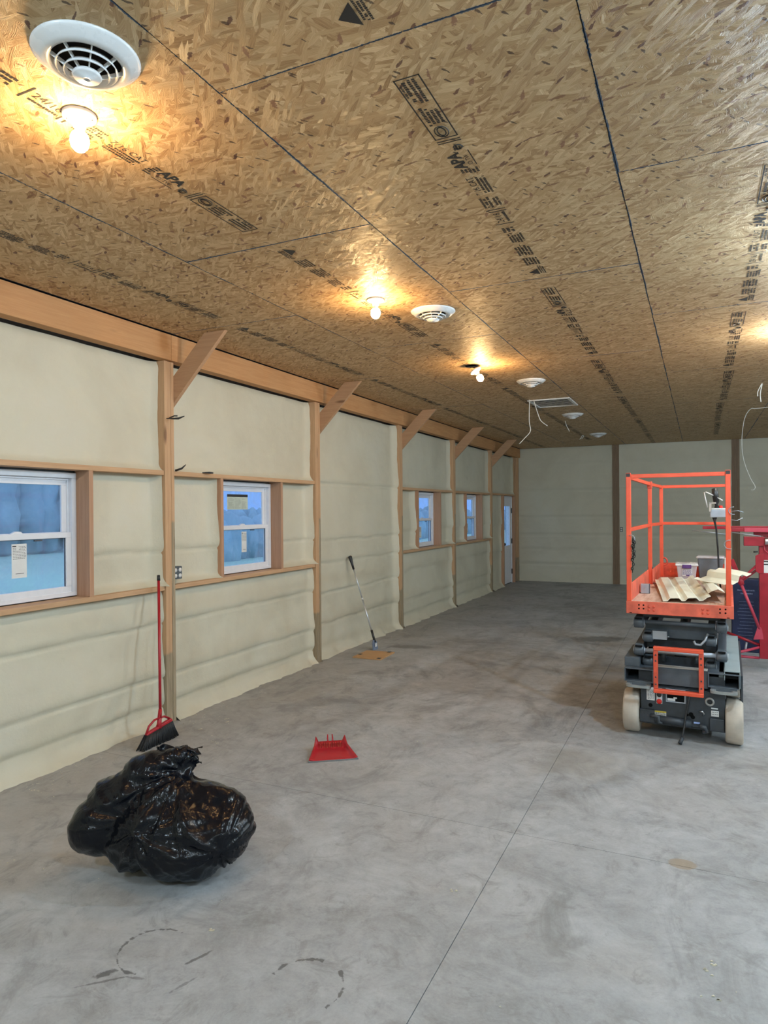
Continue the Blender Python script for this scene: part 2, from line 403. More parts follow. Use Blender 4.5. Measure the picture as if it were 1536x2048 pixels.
# printed stamp of one panel: s runs along reading direction (+y), t across (+x); read from below
def stamp_mesh():
    mb = MB(); rnd = random.Random(3)
    def rect(s0, s1, t0, t1):      # s along, t across
        v = [mb.bm.verts.new(p) for p in ((t0, s0-4, 0), (t1, s0-4, 0), (t1, s1-4, 0), (t0, s1-4, 0))]; mb.face(v)
    def fine(s0, s1, tc, h):       # a line of tiny unreadable print
        s = s0
        while s < s1:
            wd = rnd.uniform(.4, .8)*h
            if rnd.random() > .07: rect(s, min(s+wd, s1), tc-h/2*rnd.uniform(.7, 1), tc+h/2*rnd.uniform(.7, 1))
            s += wd+.18*h
    def block(s0, s1, t0, t1, n):
        for k in range(n):
            tt = t0+(k+.5)*(t1-t0)/n; fine(s0+rnd.uniform(0, .05), s1-rnd.uniform(0, .12), tt, (t1-t0)/n*.80)
    def frame(s0, s1, t0, t1, w_):
        rect(s0, s1, t0, t0+w_); rect(s0, s1, t1-w_, t1); rect(s0, s0+w_, t0, t1); rect(s1-w_, s1, t0, t1)
    def text(txt, s0, t0, size, bold=0):
        cu = bpy.data.curves.new('txt', 'FONT'); cu.body = txt; cu.size = size; cu.offset = bold; cu.resolution_u = 2
        to = bpy.data.objects.new('txt', cu); COL.objects.link(to)
        me = bpy.data.meshes.new_from_object(to.evaluated_get(bpy.context.evaluated_depsgraph_get()))
        bpy.data.objects.remove(to); vs = [mb.bm.verts.new((t0+v.co.y, s0+v.co.x-4, 0)) for v in me.vertices]
        for p in me.polygons: mb.face([vs[i] for i in p.vertices])
        bpy.data.meshes.remove(me); bpy.data.curves.remove(cu)
    T0, T1 = -.16, .16
    v = [mb.bm.verts.new(p) for p in ((-.02, .26-4, 0), (-.02, .60-4, 0), (.18, .43-4, 0))]; mb.face(v)
    block(.28, .78, -.16, -.04, 3)
    block(.85, 1.3, -.16, .13, 5); block(1.42, 1.95, -.15, .14, 5); rect(1.4, 2.0, .0, .012)
    block(2.1, 2.55, -.16, .1, 5); block(2.62, 2.95, -.1, .13, 3)
    rect(3.0, 3.025, -.16, .16); text('24/16', 3.08, -.02, .17); fine(3.1, 3.5, -.09, .05); rect(3.52, 3.545, -.16, .12); rect(3.6, 3.625, -.16, .16)
    block(3.7, 4.15, -.02, .15, 3); block(3.72, 4.1, -.16, -.05, 2)
    text('7/16 CAT', 4.2, .02, .15); block(4.22, 4.85, -.16, 0, 3)
    block(4.92, 5.12, -.15, .12, 5)
    text('APA', 5.10, -.01, .24, .010); text('ID TW', 5.16, -.12, .1); rect(5.14, 5.56, -.165, -.15)
    mb.tube([(-.06+.06*math.cos(a), 5.68-4+.06*math.sin(a), 0) for a in [k*.628 for k in range(10)]], .008, 4, closed=True)
    block(5.6, 5.8, -.14, .02, 4); rect(5.83, 5.85, T0, T1); rect(5.88, 5.9, T0, T1)
    frame(5.95, 7.32, T0, T1, .018)
    mb.tube([(.01+.05*math.sin(a), 6.12-4+.10*math.cos(a), 0) for a in [k*.524 for k in range(12)]], .008, 4, closed=True)
    mb.tube([(.01+.09*math.sin(a), 6.12-4+.13*math.cos(a), 0) for a in [k*.524 for k in range(12)]], .007, 4, closed=True)
    block(6.28, 6.72, -.12, .11, 4); fine(6.85, 7.25, .07, .05); fine(6.8, 7.28, .0, .045); fine(6.8, 7.28, -.06, .045); fine(6.95, 7.2, .12, .03)
    return mb.mesh('printed_stamp', M_ink, recalc=False)
sme = stamp_mesh()
rnd = random.Random(11)
for r in range(8):
    xc = -6+4*r; off = 4 if r % 2 == 0 else 0
    # rows alternate their end joints by half a sheet
    off = {0: 0, 1: 4, 2: 0, 3: 4}.get(r, off)
    y = -16.0
    first = off == 4
    while y < 48:
        L = 4 if (first or y+8 > 48) else 8; first = False
        o = inst(pme, 'panel', ce, (xc, y+L/2, H+rnd.uniform(0, .004)), scale=(1, L/8, 1))
        if L == 8:
            flip = r >= 2
            inst(sme, 'printed_stamp', o, (rnd.uniform(-.05, .05)+(.02 if flip else .05), 0, -.004), (0, 0, math.pi if flip else 0))
        y += L
# ================================================================== foam
def nz(x, y, z=0): return noise.noise(Vector((x, y, z)))
def foam_sheet(parent, plane, a0, a1, z0, z1, base, sgn, res=.1, low=False, coves=(1,1,1,1), seams=(), cove=.12, foot=False, amp=.035):
    """plane 'x': wall of constant x, a = y; sgn is the direction into the room. coves: left, right, bottom, top"""
    nu = max(6, int((a1-a0)/res)); nv = max(6, int((z1-z0)/(res*.5))); mb = MB()
    def fn(u, v):
        a = a0+(a1-a0)*u; z = z0+(z1-z0)*v
        h = amp*nz(a*.8, z*.9, base*3)+amp*.55*nz(a*2.3, z*2.6, 7.7)+amp*.22*nz(a*7, z*8, 3.1)
        for on, d in zip(coves, (a-a0, a1-a, z-z0, z1-z)):
            if on:
                wv = .22+.10*nz(a*2, z*2, 5+on)
                if d < wv: h += cove*(1-d/wv)**2*on
        prev = z1
        for sz in seams:
            zz = sz+.05*nz(a*.7, sz*3, 1)+.02*nz(a*3, sz, 2)
            q = z-zz
            if 0 < q < 1.3: h += .095*(min(q, .2)/.2)**.5*max(0, 1-q/1.3)
            if abs(q) < .05: h -= .05*(1-abs(q)/.05)
            if -.4 < q <= 0: h += .035*(1+q/.4)*(.6+.8*nz(a*2.2, sz, 4))
        if foot and z < .5:
            h += .30*(1-z/.5)**2.2*(1+.5*nz(a*1.7, 3.3))+(.06*nz(a*5, z*5, 9) if z < .2 else 0)
        p = base+sgn*h
        return (p, a, z) if plane == 'x' else (a, p, z)
    mb.grid(fn, nu, nv); return obj('foam_panel', mb, M_foam, parent, recalc=False)
# ================================================================== left wall
wl = struct('wall_left')
XP = -8.2                                      # room face of the posts
sh = MB(); ops = [(2.25, 5.35, 3.8, 6.8), (10.42, 13.56, 3.8, 6.8), (26.45, 29.68, 3.8, 6.8), (34.5, 37.78, 3.8, 6.8), (43.55, 46.65, 0, 6.85)]
sh.box(XW-.1, XW, YB-.2, YF+.3, 6.85, H+.1)
ya = YB-.2
for (o0, o1, q0, q1) in ops:
    sh.box(XW-.1, XW, ya, o0, -.05, 6.85); ya = o1
    if q0 > 0: sh.box(XW-.1, XW, o0, o1, -.05, q0)
    if q1 < 6.85: sh.box(XW-.1, XW, o0, o1, q1, 6.85)
sh.box(XW-.1, XW, ya, YF+.3, -.05, 6.85)
obj('sheathing', sh, M_sheath, wl)
# three-ply posts
def ply_post(parent, yc, z1, m_, wd=.375, x0=-8.72, x1=XP):
    for k in range(3):
        a = yc-wd/2+k*wd/3; dd = (.0, .008, .003)[k]
        obj('ply', MB().box(x0, x1-dd, a+.003, a+wd/3-.003, 0, z1), (W_z if k < 2 else W_z2), parent, bevel=.006)
for yc in (-8, 0, 8.05, 16.05, 24.05, 32.05, 40.05):
    ply_post(wl, yc, 9.97, W_z)
obj('corner_post', MB().box(-8.62, -8.42, 47.0, 47.3, 0, 10.0), W_z, wl, bevel=.01)
obj('corner_post', MB().box(-8.6, -8.2, 47.55, 47.95, 0, 10.0), W_z, wl, bevel=.01)
# header beam in lengths butted over the posts
for a, b in ((-16, -7.9), (-7.9, 8.02), (8.03, 24.05), (24.06, 40.05), (40.06, 47.99)):
    obj('header_beam', MB().box(-8.42, -8.08, a, b, 9.98, H-.005), W_beam, wl, bevel=.012)
# knee braces from the posts up to the ceiling
for yc in (-8, 0, 8.05, 16.05, 24.05, 32.05, 40.05):
    y0 = yc+.192
    obj('knee_brace', MB().prism([(-8.44, y0, 8.62), (-6.42, y0, H-.005), (-7.12, y0, H-.005), (-8.44, y0, 9.38)], (0, .125, 0)), W_x, wl, bevel=.008)
def girt(y0, y1, z, x1=XP-.03, x0=-8.72, name='girt'):
    return obj(name, MB().box(x0, x1, y0, y1, z, z+.125), W_y, wl, bevel=.008)
def stud(y0, z0, z1, x1=XP-.035, wd=.125, name='window_jack'):
    return obj(name, MB().box(-8.72, x1, y0, y0+wd, z0, z1), W_jamb, wl, bevel=.008)
GB, GT = 3.665, 6.83
bays = [(-16, -8), (-8, 0), (0, 8.05), (8.05, 16.05), (16.05, 24.05), (24.05, 32.05), (32.05, 40.05), (40.05, 46.98)]
win = {2: ops[0], 3: ops[1], 5: ops[2], 6: ops[3]}
for i, (a, b) in enumerate(bays):
    A, B = a+.19, b-.19
    if i == 0: A = a
    if i == 7: B = b
    rs = .12 if i in (2, 3, 4) else .2
    kw = dict(res=rs)
    if i in win:
        o0, o1, q0, q1 = win[i]
        girt(A, B, GB); girt(A, B, GT)
        stud(o1+.005, GB+.125, GT); stud(o0-.13, GB+.125, GT)
        foam_sheet(wl, 'x', A, B, 0, GB, -8.50, 1, foot=True, seams=(2.72, 1.25, .5), coves=(.5, 1, 0, -.4), cove=.14, **kw)
        foam_sheet(wl, 'x', A, o0-.13, GB+.125, GT, -8.62, 1, coves=(1, 1, 1, 0), cove=.22, seams=(4.72,), **kw)
        foam_sheet(wl, 'x', o1+.13, B, GB+.125, GT, -8.62, 1, coves=(.3, 1.3, 1, 0), cove=.24, seams=(4.72,), **kw)
        foam_sheet(wl, 'x', A, B, GT+.125, 9.96, -8.56, 1, coves=(1, 1, 1, -.5), cove=.14, seams=(), **kw)
    elif i == 7:
        girt(A, 46.9, GT+.03)
        foam_sheet(wl, 'x', A, 43.28, 0, GT+.03, -8.55, 1, coves=(1, 1, 0, 0), foot=True, seams=(4.6, 2.6), **kw)
        foam_sheet(wl, 'x', A, B, GT+.155, 9.96, -8.55, 1, coves=(1, 1, 1, -.5), **kw)
        stud(43.3, 0, GT+.03, wd=.22, name='door_jack'); stud(46.68, 0, GT+.03, wd=.1, name='door_jack')
    else:
        foam_sheet(wl, 'x', A, B, 0, 9.96, -8.56, 1, foot=True, coves=(1, 1.6, 0, -.5), cove=.15, seams=(6.9, 4.6, 3.7, 2.5, 1.3), **kw)
foam_sheet(wl, 'x', 46.98, 48.05, 0, 9.98, -8.62, 1, coves=(1, 1, 0, 0), res=.2)
obj('conduit', MB().cyl((-8.5, 47.42, .3), (-8.5, 47.42, 10.2), .03, 8), M_grey2, wl)
# black hooks and cable staples
hk = obj('hook', MB().tube([(-8.16, 7.9, 8.38), (-7.95, 7.9, 8.36), (-7.78, 7.95, 8.36), (-7.62, 8.0, 8.42)], [.012, .022, .03, .012], 8).tube([(-8.16, 8.0, 8.40), (-8.02, 8.05, 8.46), (-7.95, 8.1, 8.46)], .018, 8), M_black, wl)
obj('hook', MB().tube([(-8.2, 8.27, 6.97), (-8.05, 8.36, 7.03), (-7.98, 8.45, 7.14)], [.03, .028, .01], 8), M_black, wl)
obj('hook', MB().tube([(-8.22, 9.42, 6.965), (-8.1, 9.6, 6.97), (-8.1, 9.75, 6.97)], [.012, .03, .024], 8), M_black, wl)
# ---- windows
def window(n, o, stickers):
    y0, y1, z0, z1 = o; W = struct('window_%d' % n)
    def fr(nm, ya, yb, za, zb, xa, xb, t_, parent, tb=None, tt=None):
        tb = tb or t_; tt = tt or t_
        m_ = MB(); m_.box(xa, xb, ya, yb, za, za+tb); m_.box(xa, xb, ya, yb, zb-tt, zb)
        m_.box(xa, xb, ya, ya+t_, za+tb, zb-tt); m_.box(xa, xb, yb-t_, yb, za+tb, zb-tt)
        return obj(nm, m_, M_vinyl, parent, bevel=.008)
    z0 += .015; z1 -= .02
    fr('window_frame', y0, y1, z0, z1, -8.88, -8.66, .13, W, tb=.1)
    fr('inner_stop', y0+.13, y1-.13, z0+.1, z1-.13, -8.86, -8.76, .05, W)
    zm = 5.24
    up = fr('upper_sash', y0+.17, y1-.17, zm-.02, z1-.16, -8.86, -8.80, .14, W)
    lo = fr('lower_sash', y0+.13, y1-.13, z0+.08, zm+.11, -8.78, -8.69, .15, W, tb=.16, tt=.13)
    obj('pane', MB().box(-8.835, -8.825, y0+.3, y1-.3, zm+.1, z1-.28), M_glass, up)
    obj('pane', MB().box(-8.745, -8.735, y0+.27, y1-.27, z0+.23, zm), M_glass, lo)
    m_ = MB()
    for (za, zb, gx) in ((z0+.24, zm-.02, -8.72), ):
        m_.box(gx-.03, gx, y0+.28, y1-.28, zb-.012, zb); m_.box(gx-.03, gx, y1-.292, y1-.28, za, zb)
    obj('gasket', m_, M_gasket, lo)
    obj('sash_lock', MB().prism([(-8.78, (y0+y1)/2+k, zm+.11+h) for k, h in ((-.16, 0), (.16, 0), (.1, .05), (-.02, .06))], (.07, 0, 0)), M_vinyl, W)
    obj('latch_lever', MB().box(-8.72, -8.68, (y0+y1)/2+.42, (y0+y1)/2+.62, zm-.07, zm-.04), M_gasket, W)
    for (ya, yb, za, zb, tilt, kind) in stickers:
        xx = -8.728 if zb < 5.3 else -8.815
        m_ = MB(); m_.mi = 0; m_.box(xx, xx+.004, ya, yb, za, zb); m_.mi = 1; rd = random.Random(n)
        hh = zb-za; ww = yb-ya
        if kind == 'tag':
            m_.box(xx+.004, xx+.006, ya+.05*ww, ya+.3*ww, zb-.08*hh, zb-.05*hh)
            for k in range(9):
                zz = zb-hh*(.07+.045*k); s = ya+ww*.08
                while s < yb-ww*.1:
                    d_ = rd.uniform(.04, .14)*ww
                    if not (k in (0, 1, 2) and ya+.3*ww < s < ya+.42*ww): m_.box(xx+.004, xx+.006, s, min(s+d_, yb-.05*ww), zz-hh*.012, zz)
                    s += d_+.03*ww
            m_.box(xx+.004, xx+.006, ya+.25*ww, ya+.8*ww, za+.12*hh, za+.135*hh)
        else:
            m_.box(xx+.004, xx+.006, ya, yb, zb-.17*hh, zb)
            for k in range(13):
                for (s0, s1) in ((.05, .34), (.38, .66), (.7, .95)):
                    if rd.random() > .12: m_.box(xx+.004, xx+.006, ya+ww*s0, ya+ww*(s1-rd.uniform(0, .1)), zb-hh*(.23+.058*k)-.004, zb-hh*(.23+.058*k))
        obj('sticker', m_, [M_label, M_ink] if kind == 'tag' else [pm('greenish_label', (.50, .56, .48), .6), M_ink], up if xx < -8.8 else lo)
window(1, ops[0], [(3.68, 4.05, 4.37, 5.13, 0, 'tag')])
window(2, ops[1], [(11.95, 12.22, 4.46, 5.14, 0, 'tag'), (11.32, 12.42, 5.88, 6.38, 0, 'data')])
window(3, ops[2], [(27.6, 27.95, 4.3, 4.9, 0, 'tag')])
window(4, ops[3], [(35.8, 36.15, 4.3, 4.9, 0, 'tag')])
# ---- exterior door
D = struct('door_1')
dy0, dy1 = 43.5, 46.55
m_ = MB(); m_.box(-8.88, -8.42, dy0, dy0+.1, 0, 6.82); m_.box(-8.88, -8.42, dy1-.1, dy1, 0, 6.82); m_.box(-8.88, -8.42, dy0, dy1, 6.72, 6.82)
obj('door_frame', m_, M_vinyl, D, bevel=.01)
a, b = dy0+.11, dy1-.11
m_ = MB(); m_.box(-8.62, -8.47, a, b, .06, 2.95); m_.box(-8.62, -8.47, a, b, 6.1, 6.71)
m_.box(-8.62, -8.47, a, a+.45, 2.95, 6.1); m_.box(-8.62, -8.47, b-.45, b, 2.95, 6.1)
leaf = obj('door_leaf', m_, M_vinyl, D)
obj('pane', MB().box(-8.56, -8.54, a+.45, b-.45, 2.95, 6.1), M_glass, leaf)
m_ = MB()
for (ya, yb, za, zb) in ((a+.4, b-.4, 2.9, 3.0), (a+.4, b-.4, 6.05, 6.15), (a+.4, a+.5, 3.0, 6.05), (b-.5, b-.4, 3.0, 6.05)): m_.box(-8.47, -8.44, ya, yb, za, zb)
obj('glass_trim', m_, M_vinyl, leaf)
for k in range(7): obj('plank', MB().box(-8.47, -8.455, a+.42+k*.285, a+.42+k*.285+.26, .55, 2.65), M_vinyl, leaf, bevel=.006)
obj('door_knob', MB().lathe([(0, 0), (.11, 0), (.11, .02), (.04, .03), (.04, .1), (.1, .13), (.11, .19), (.07, .23), (0, .24)], (-8.47, a+.22, 3.15), 16, (1, 0, 0)), M_black, leaf)
obj('deadbolt', MB().lathe([(0, 0), (.11, 0), (.11, .05), (.09, .07), (0, .07)], (-8.47, a+.22, 3.55), 16, (1, 0, 0)), M_black, leaf)
for z in (.9, 3.3, 5.7): obj('hinge', MB().cyl((-8.43, b+.02, z-.2), (-8.43, b+.02, z+.2), .045, 8), M_black, D)
obj('door_sweep', MB().box(-8.62, -8.46, a, b, 0, .06), M_black, D)
# ---- outlet boxes
def outlet(loc, label, gang=2, axis='x', name='outlet_box'):
    t = thing(name, loc, label, 'outlet', (0, 0, 0 if axis == 'x' else -math.pi/2), 'outlet boxes on the posts')
    w_ = .18*gang
    obj('box', MB().box(-.16, 0, 0, w_, 0, .36), M_grey2, t, bevel=.012)
    obj('cover_plate', MB().box(0, .02, .004, w_-.004, .004, .356), M_grey, t, bevel=.008)
    for k in range(gang):
        for z in (.1, .26): obj('socket', MB().lathe([(0, 0), (.058, 0), (.058, .014), (0, .016)], (.02, .09+k*.18, z), 14, (1, 0, 0)), M_label, t)
    return t
outlet((-8.3, 8.24, 3.92), 'four-socket grey outlet box on the nearest post, above the girt', 2)
outlet((-8.42, 16.245, 3.94), 'small outlet box on the second post, by the long foam bay without windows', 1)
outlet((-8.4, 24.245, 3.95), 'small outlet box on the third post, left of the third window', 1)
outlet((-8.4, 32.245, 3.95), 'small outlet box on the fourth post, left of the farthest window', 1)
outlet((-.42, 47.98, 4.02), 'tiny outlet box on the far wall post beside the orange lift', 1, 'y')
# ================================================================== far, right and back walls
wf = struct('wall_far')
obj('sheathing', MB().box(XW, XR+.4, YF+.15, YF+.3, -.05, H+.1), M_sheath, wf)
px_ = [-8.5, -.715, 7.44, 15.6, 23.6]
for k in range(4):
    A = px_[k]+(.25 if k else 0); B = px_[k+1]-.25
    foam_sheet(wf, 'y', A, B, 0, H, 48.1, -1, res=.22, seams=(9.34, 7.29, 5.16, 3.2+.55, 2.6, 1.42), coves=(.6, .6, 0, 0), cove=.08, amp=.03)
    if k: 
        for j in range(3): obj('ply', MB().box(px_[k]-.25+j*.167+.003, px_[k]-.25+(j+1)*.167-.003, 47.98+.01*(j == 1), 48.2, 0, H), W_far, wf)
wr = struct('wall_right')
obj('sheathing', MB().box(XR+.25, XR+.4, YB-.2, YF+.3, -.05, H+.1), M_sheath, wr)
for k in range(8):
    foam_sheet(wr, 'x', -16+8*k+.2, -8+8*k-.2, 0, H, XR, -1, res=.5, seams=(6.9, 4.6, 2.5), amp=.03)
    for j in range(3): obj('ply', MB().box(XR-.2, XR+.25, -16+8*k-.19+j*.127, -16+8*k-.19+j*.127+.12, 0, H), W_z, wr)
wb = struct('wall_back')
obj('sheathing', MB().box(XW, XR+.4, YB-.35, YB-.2, -.05, H+.1), M_sheath, wb)
for k in range(4): foam_sheet(wb, 'y', XW+.2+8*k, XW+8.1+8*k, 0, H, YB-.15, 1, res=.5, seams=(7, 5, 2.6), amp=.03)
# ================================================================== outdoors beyond the windows
gr = struct('field'); obj('turf', MB().box(-260, XW-1.2, -160, 260, -.9, -.6), M_grass, gr)
tr = MB(); rd = random.Random(5)
for k in range(420):
    y = -150+k*.93+rd.uniform(-1, 1); x = -92+rd.uniform(-5, 5)
    hh = rd.uniform(16, 23) if y < 96 else rd.uniform(5, 7.5)
    q = rd.uniform(.6, 1.2); tr.lathe([(0, -1), (2.0*q, 0), (2.6*q, hh*.3), (1.9*q, hh*.45), (2.4*q, hh*.6), (1.1*q, hh*.9), (0, hh)], (x, y, 0), 9)
for k in range(150):
    y = 52+k*1.6+rd.uniform(-.5, .5); x = -52+rd.uniform(-2, 2); hh = rd.uniform(4.9, 6.0); q = rd.uniform(.8, 1.2)
    tr.lathe([(0, -1), (1.6*q, -.8), (2.0*q, hh*.35), (1.7*q, hh*.7), (.9*q, hh*.93), (0, hh)], (x, y, 0), 9)
tag(obj('treeline', tr, M_bark), 'dark hazy trees and hedge across the field outside the windows', 'trees', kind='stuff')
# ================================================================== ceiling diffusers
def diffuser():
    t = thing('ceiling_diffuser', (0, 0, H), '', 'air vent', group='round ceiling diffusers')
    obj('flange', MB().lathe([(.36, -.02), (.36, -.10), (.40, -.115), (.45, -.09), (.52, -.035), (.545, -.012), (.54, 0), (.40, 0)], n=48), M_white, t)
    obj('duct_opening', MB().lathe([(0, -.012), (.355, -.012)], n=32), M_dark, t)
    for r, z in ((.285, -.150), (.205, -.195)):
        obj('ring', MB().lathe([(r-.005, z+.05), (r+.022, z), (r+.03, z+.008), (r+.003, z+.055), (r-.005, z+.05)], n=40), M_white, t)
    obj('centre_disc', MB().lathe([(.135, -.19), (.15, -.215), (.135, -.238), (.045, -.243), (.045, -.253), (.03, -.253), (.028, -.24), (0, -.24), (0, -.2), (.11, -.19)], n=32), M_white, t)
    for k in range(8):
        a = k*math.pi/4+.2; c, s = math.cos(a), math.sin(a)
        obj('vane', MB().beam((c*.11, s*.11, -.205), (c*.37, s*.37, -.07), .012, .04), M_white, t)
    return t
d0 = diffuser()
dl = ['white round ceiling diffuser nearest the camera, beside the closest bulb', 'white round ceiling diffuser just beyond the second bulb',
      'white round ceiling diffuser between the dangling bulb and the square grille', 'white round ceiling diffuser right behind the square grille',
      'white round ceiling diffuser farthest away, close to the far wall']
for k, (x, y) in enumerate(((-.85, -1.13), (-.845, 9.2), (-.71, 19.25), (-.83, 29.3), (-.88, 39.35))):
    o = d0 if k == 0 else copy_tree(d0)
    o.location = Vector((x, y, H-.002))*S; o['label'] = dl[k]
# return grille
t = thing('return_grille', (-.98, 24.95, H), 'flat square white return grille with slats in the ceiling', 'air vent')
m_ = MB(); m_.box(-.93, .93, -1.15, -1.02, -.05, 0).box(-.93, .93, 1.02, 1.15, -.05, 0).box(-.93, -.8, -1.02, 1.02, -.05, 0).box(.8, .93, -1.02, 1.02, -.05, 0)
obj('grille_frame', m_, M_white, t, bevel=.01); obj('duct_opening', MB().box(-.8, .8, -1.02, 1.02, -.008, -.002), M_dark, t)
for k in range(7):
    y = -.84+k*.28; obj('slat', MB().beam((-.8, y, -.016), (.8, y, -.016), .05, .01, up=(0, .1, .99)), M_white, t)
# ================================================================== bulbs
def lamp(loc, kind, label, group, rot=(0, 0, 0), name='bulb_lamp'):
    t = thing(name, loc, label, 'light bulb', rot, group)
    obj('lamp_holder', MB().lathe([(0, 0), (.2, 0), (.2, -.03), (.185, -.045), (.1, -.055), (.085, -.09), (.075, -.15), (.05, -.155)], n=28), M_porc, t)
    for a in (.6, 3.74): obj('screw', MB().lathe([(0, 0), (.012, 0), (0, -.004)], (.15*math.cos(a), .15*math.sin(a), -.052), 8), M_grey2, t)
    b_ = obj('bulb_collar', MB().lathe([(.045, -.13), (.05, -.17), (.07, -.21), (.09, -.245)], n=20), M_porc, t)
    obj('bulb', MB().lathe([(.09, -.235), (.108, -.28), (.112, -.33), (.097, -.39), (.058, -.435), (0, -.455)], n=16), M_bulb[kind], t)
    return t
lamp((-1.81, -.4, H-.002), 'warm', 'lit bare bulb in a white ceiling holder, nearest the camera', 'bare bulbs on the ceiling')
lamp((-1.70, 7.72, H-.002), 'warm', 'lit bare bulb in a white holder beside the second round diffuser', 'bare bulbs on the ceiling')
hang = lamp((-1.78, 15.65, H-.17), 'warm', 'lit bare bulb hanging loose on wires from a dark ceiling hole', 'bare bulbs on the ceiling', rot=(0, -.55, 0))
for tt_ in range(2): obj('wire', MB().tube([(0, .02*tt_, 0), (.02, .03+.02*tt_, .07), (-.02, .0, .15), (-.08, -.02, .2)], .01, 6), M_grey2, hang)
t = thing('junction_hole', (-1.92, 15.72, H), 'dark round junction box hole above the hanging bulb', 'junction box')
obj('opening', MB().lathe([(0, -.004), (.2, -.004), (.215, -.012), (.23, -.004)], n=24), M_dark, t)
obj('bracket', MB().beam((-.2, 0, -.02), (.2, 0, -.02), .04, .02), M_grey2, t)
RG = 'bare bulbs on the ceiling'
for (x, y, k, l) in ((7.55, -4.5, 'cool', 'cool white bare bulb just behind and right of the camera'), (7.95, 7.7, 'cool', 'cool white bare bulb right of the orange lift, beyond the picture edge'),
                     (7.75, 15.0, 'neutral', 'neutral white bare bulb over the red hoist, beyond the picture edge'), (16.4, -4.5, 'cool', 'cool white bare bulb nearest the back wall in the far right row'),
                     (16.4, 7.7, 'cool', 'cool white bare bulb in the middle of the far right row'), (16.4, 15.7, 'cool', 'cool white bare bulb at the far end of the far right row'),
                     (16.4, 24.5, 'cool', 'added cool white bulb out of view past the red hoist, brightening the far wall'),  # unseen bulb added to lighten the far wall
                     (-1.8, -9.5, 'cool', 'cool white bare bulb behind the camera in the left row')):
    lamp((x, y, H-.002), k, l, RG)
# ================================================================== dangling cables
def cable(paths, label, r=.018):
    x0 = Vector(paths[0][0]); t = None
    m_ = MB()
    for p in paths:
        P = [Vector(q) for q in p]; out = []
        for i in range(len(P)-1):            # Catmull-Rom
            a, b, c, d = P[max(i-1, 0)], P[i], P[i+1], P[min(i+2, len(P)-1)]
            for k in range(6):
                s = k/6; out.append(.5*((2*b)+(c-a)*s+(2*a-5*b+4*c-d)*s*s+(3*b-a-3*c+d)*s**3))
        out.append(P[-1]); m_.tube(out, r, 7)
    tag(obj('cable', m_, M_cable), label, 'cable', 'cables hanging from the ceiling')
cable([[(-1.78, 23.7, H), (-1.80, 23.7, 9.75), (-1.75, 23.7, 9.3), (-2.0, 23.7, 9.0), (-2.25, 23.7, 8.75)]], 'longest white cable hanging at the left of the square grille')
cable([[(-1.62, 23.78, H), (-1.38, 23.8, 9.9), (-1.25, 23.8, 9.68), (-1.01, 23.8, 9.49)]], 'shorter curved white cable hanging under the square grille')
cable([[(-1.66, 31.9, H), (-1.6, 31.9, 10.45), (-1.43, 31.9, 10.1)]], 'short white cable left of the fourth round diffuser')
cable([[(-1.93, 39.8, H), (-2.0, 39.8, 10.55), (-2.12, 39.8, 10.42)], [(-1.9, 39.8, H), (-1.85, 39.8, 10.6), (-1.98, 39.8, 10.45)]], 'tiny pair of white cable ends near the farthest diffuser')
cable([[(7.32, 24.1, H), (7.18, 24.1, 10.4), (7.17, 24.1, 10.2)], [(7.33, 24.1, H), (7.26, 24.1, 10.3), (7.28, 24.1, 9.97)]], 'forked white cable at the right edge, above the red hoist')
cable([[(8.3, 31.1, 10.66), (7.6, 31.1, 10.62), (7.36, 31.1, 10.62), (7.12, 31.1, 10.25), (7.0, 31.1, 9.6), (6.97, 31.1, 9.0), (7.0, 31.1, 8.4), (7.14, 31.1, 7.77), (7.35, 31.1, 7.2), (7.52, 31.1, 6.85), (7.48, 31.1, 6.68), (7.35, 31.1, 6.66)]], 'thin white cable looping down behind the orange lift', r=.012)
# ================================================================== red push broom in the corner
t = thing('broom', (-7.32, 6.62, 0), 'red handled broom with black bristles leaning on the nearest post', 'broom')
bx_, by_ = math.sin(.0), 1
a0 = Vector((.02, .04, .62)); a1 = Vector((-.72, .80, 4.13))
obj('handle', MB().tube([a0, a0.lerp(a1, .97)], .036, 12), M_red, t)
obj('grip_cap', MB().tube([a0.lerp(a1, .96), a1], [.045, .042], 12), M_black, t)
obj('socket', MB().tube([(0, .0, .38), (0, .02, .5), a0.lerp(a1, .06)], [.075, .06, .045], 12), M_red, t)
hd = [(-.5, .36, .05), (-.34, .44, .07), (0, .50, .08), (.3, .52, .07), (.42, .50, .05)]
m_ = MB(); m_.hexa([(-.05, -.44, .32), (.06, -.44, .32), (.06, .46, .44), (-.05, .46, .44), (-.045, -.42, .38), (.05, -.42, .38), (.05, .42, .52), (-.045, .42, .52)])
obj('head_block', m_, M_red, t, bevel=.02)
m_ = MB(); m_.tube([(0, -.42, .36), (0, -.33, .52), (0, -.15, .62), (0, .0, .63)], .028, 8); m_.tube([(0, 0, .63), (0, .2, .62), (0, .38, .52)], .028, 8); obj('head_arch', m_, M_red, t)
m_ = MB(); rd = random.Random(2); n = 46
for k in range(n):
    u = k/(n-1); yb = -.43+u*.87; zb = .33+u*.12; ye = -.66+u*1.27
    for q in (-.045, 0, .045):
        m_.tube([(q, yb, zb), (q*1.6, yb*.5+ye*.5+rd.uniform(-.01, .01), zb*.5), (q*2.2+rd.uniform(-.02, .02), ye+rd.uniform(-.015, .015), .005+max(0, (u-.9)*.3))], .012, 4)
m_.hexa([(-.04, -.42, .33), (.04, -.42, .33), (.04, .43, .45), (-.04, .43, .45), (-.08, -.62, .03), (.08, -.62, .03), (.08, .58, .03), (-.08, .58, .03)])
o = obj('bristles', m_, M_bristle, t); o['kind'] = 'stuff'
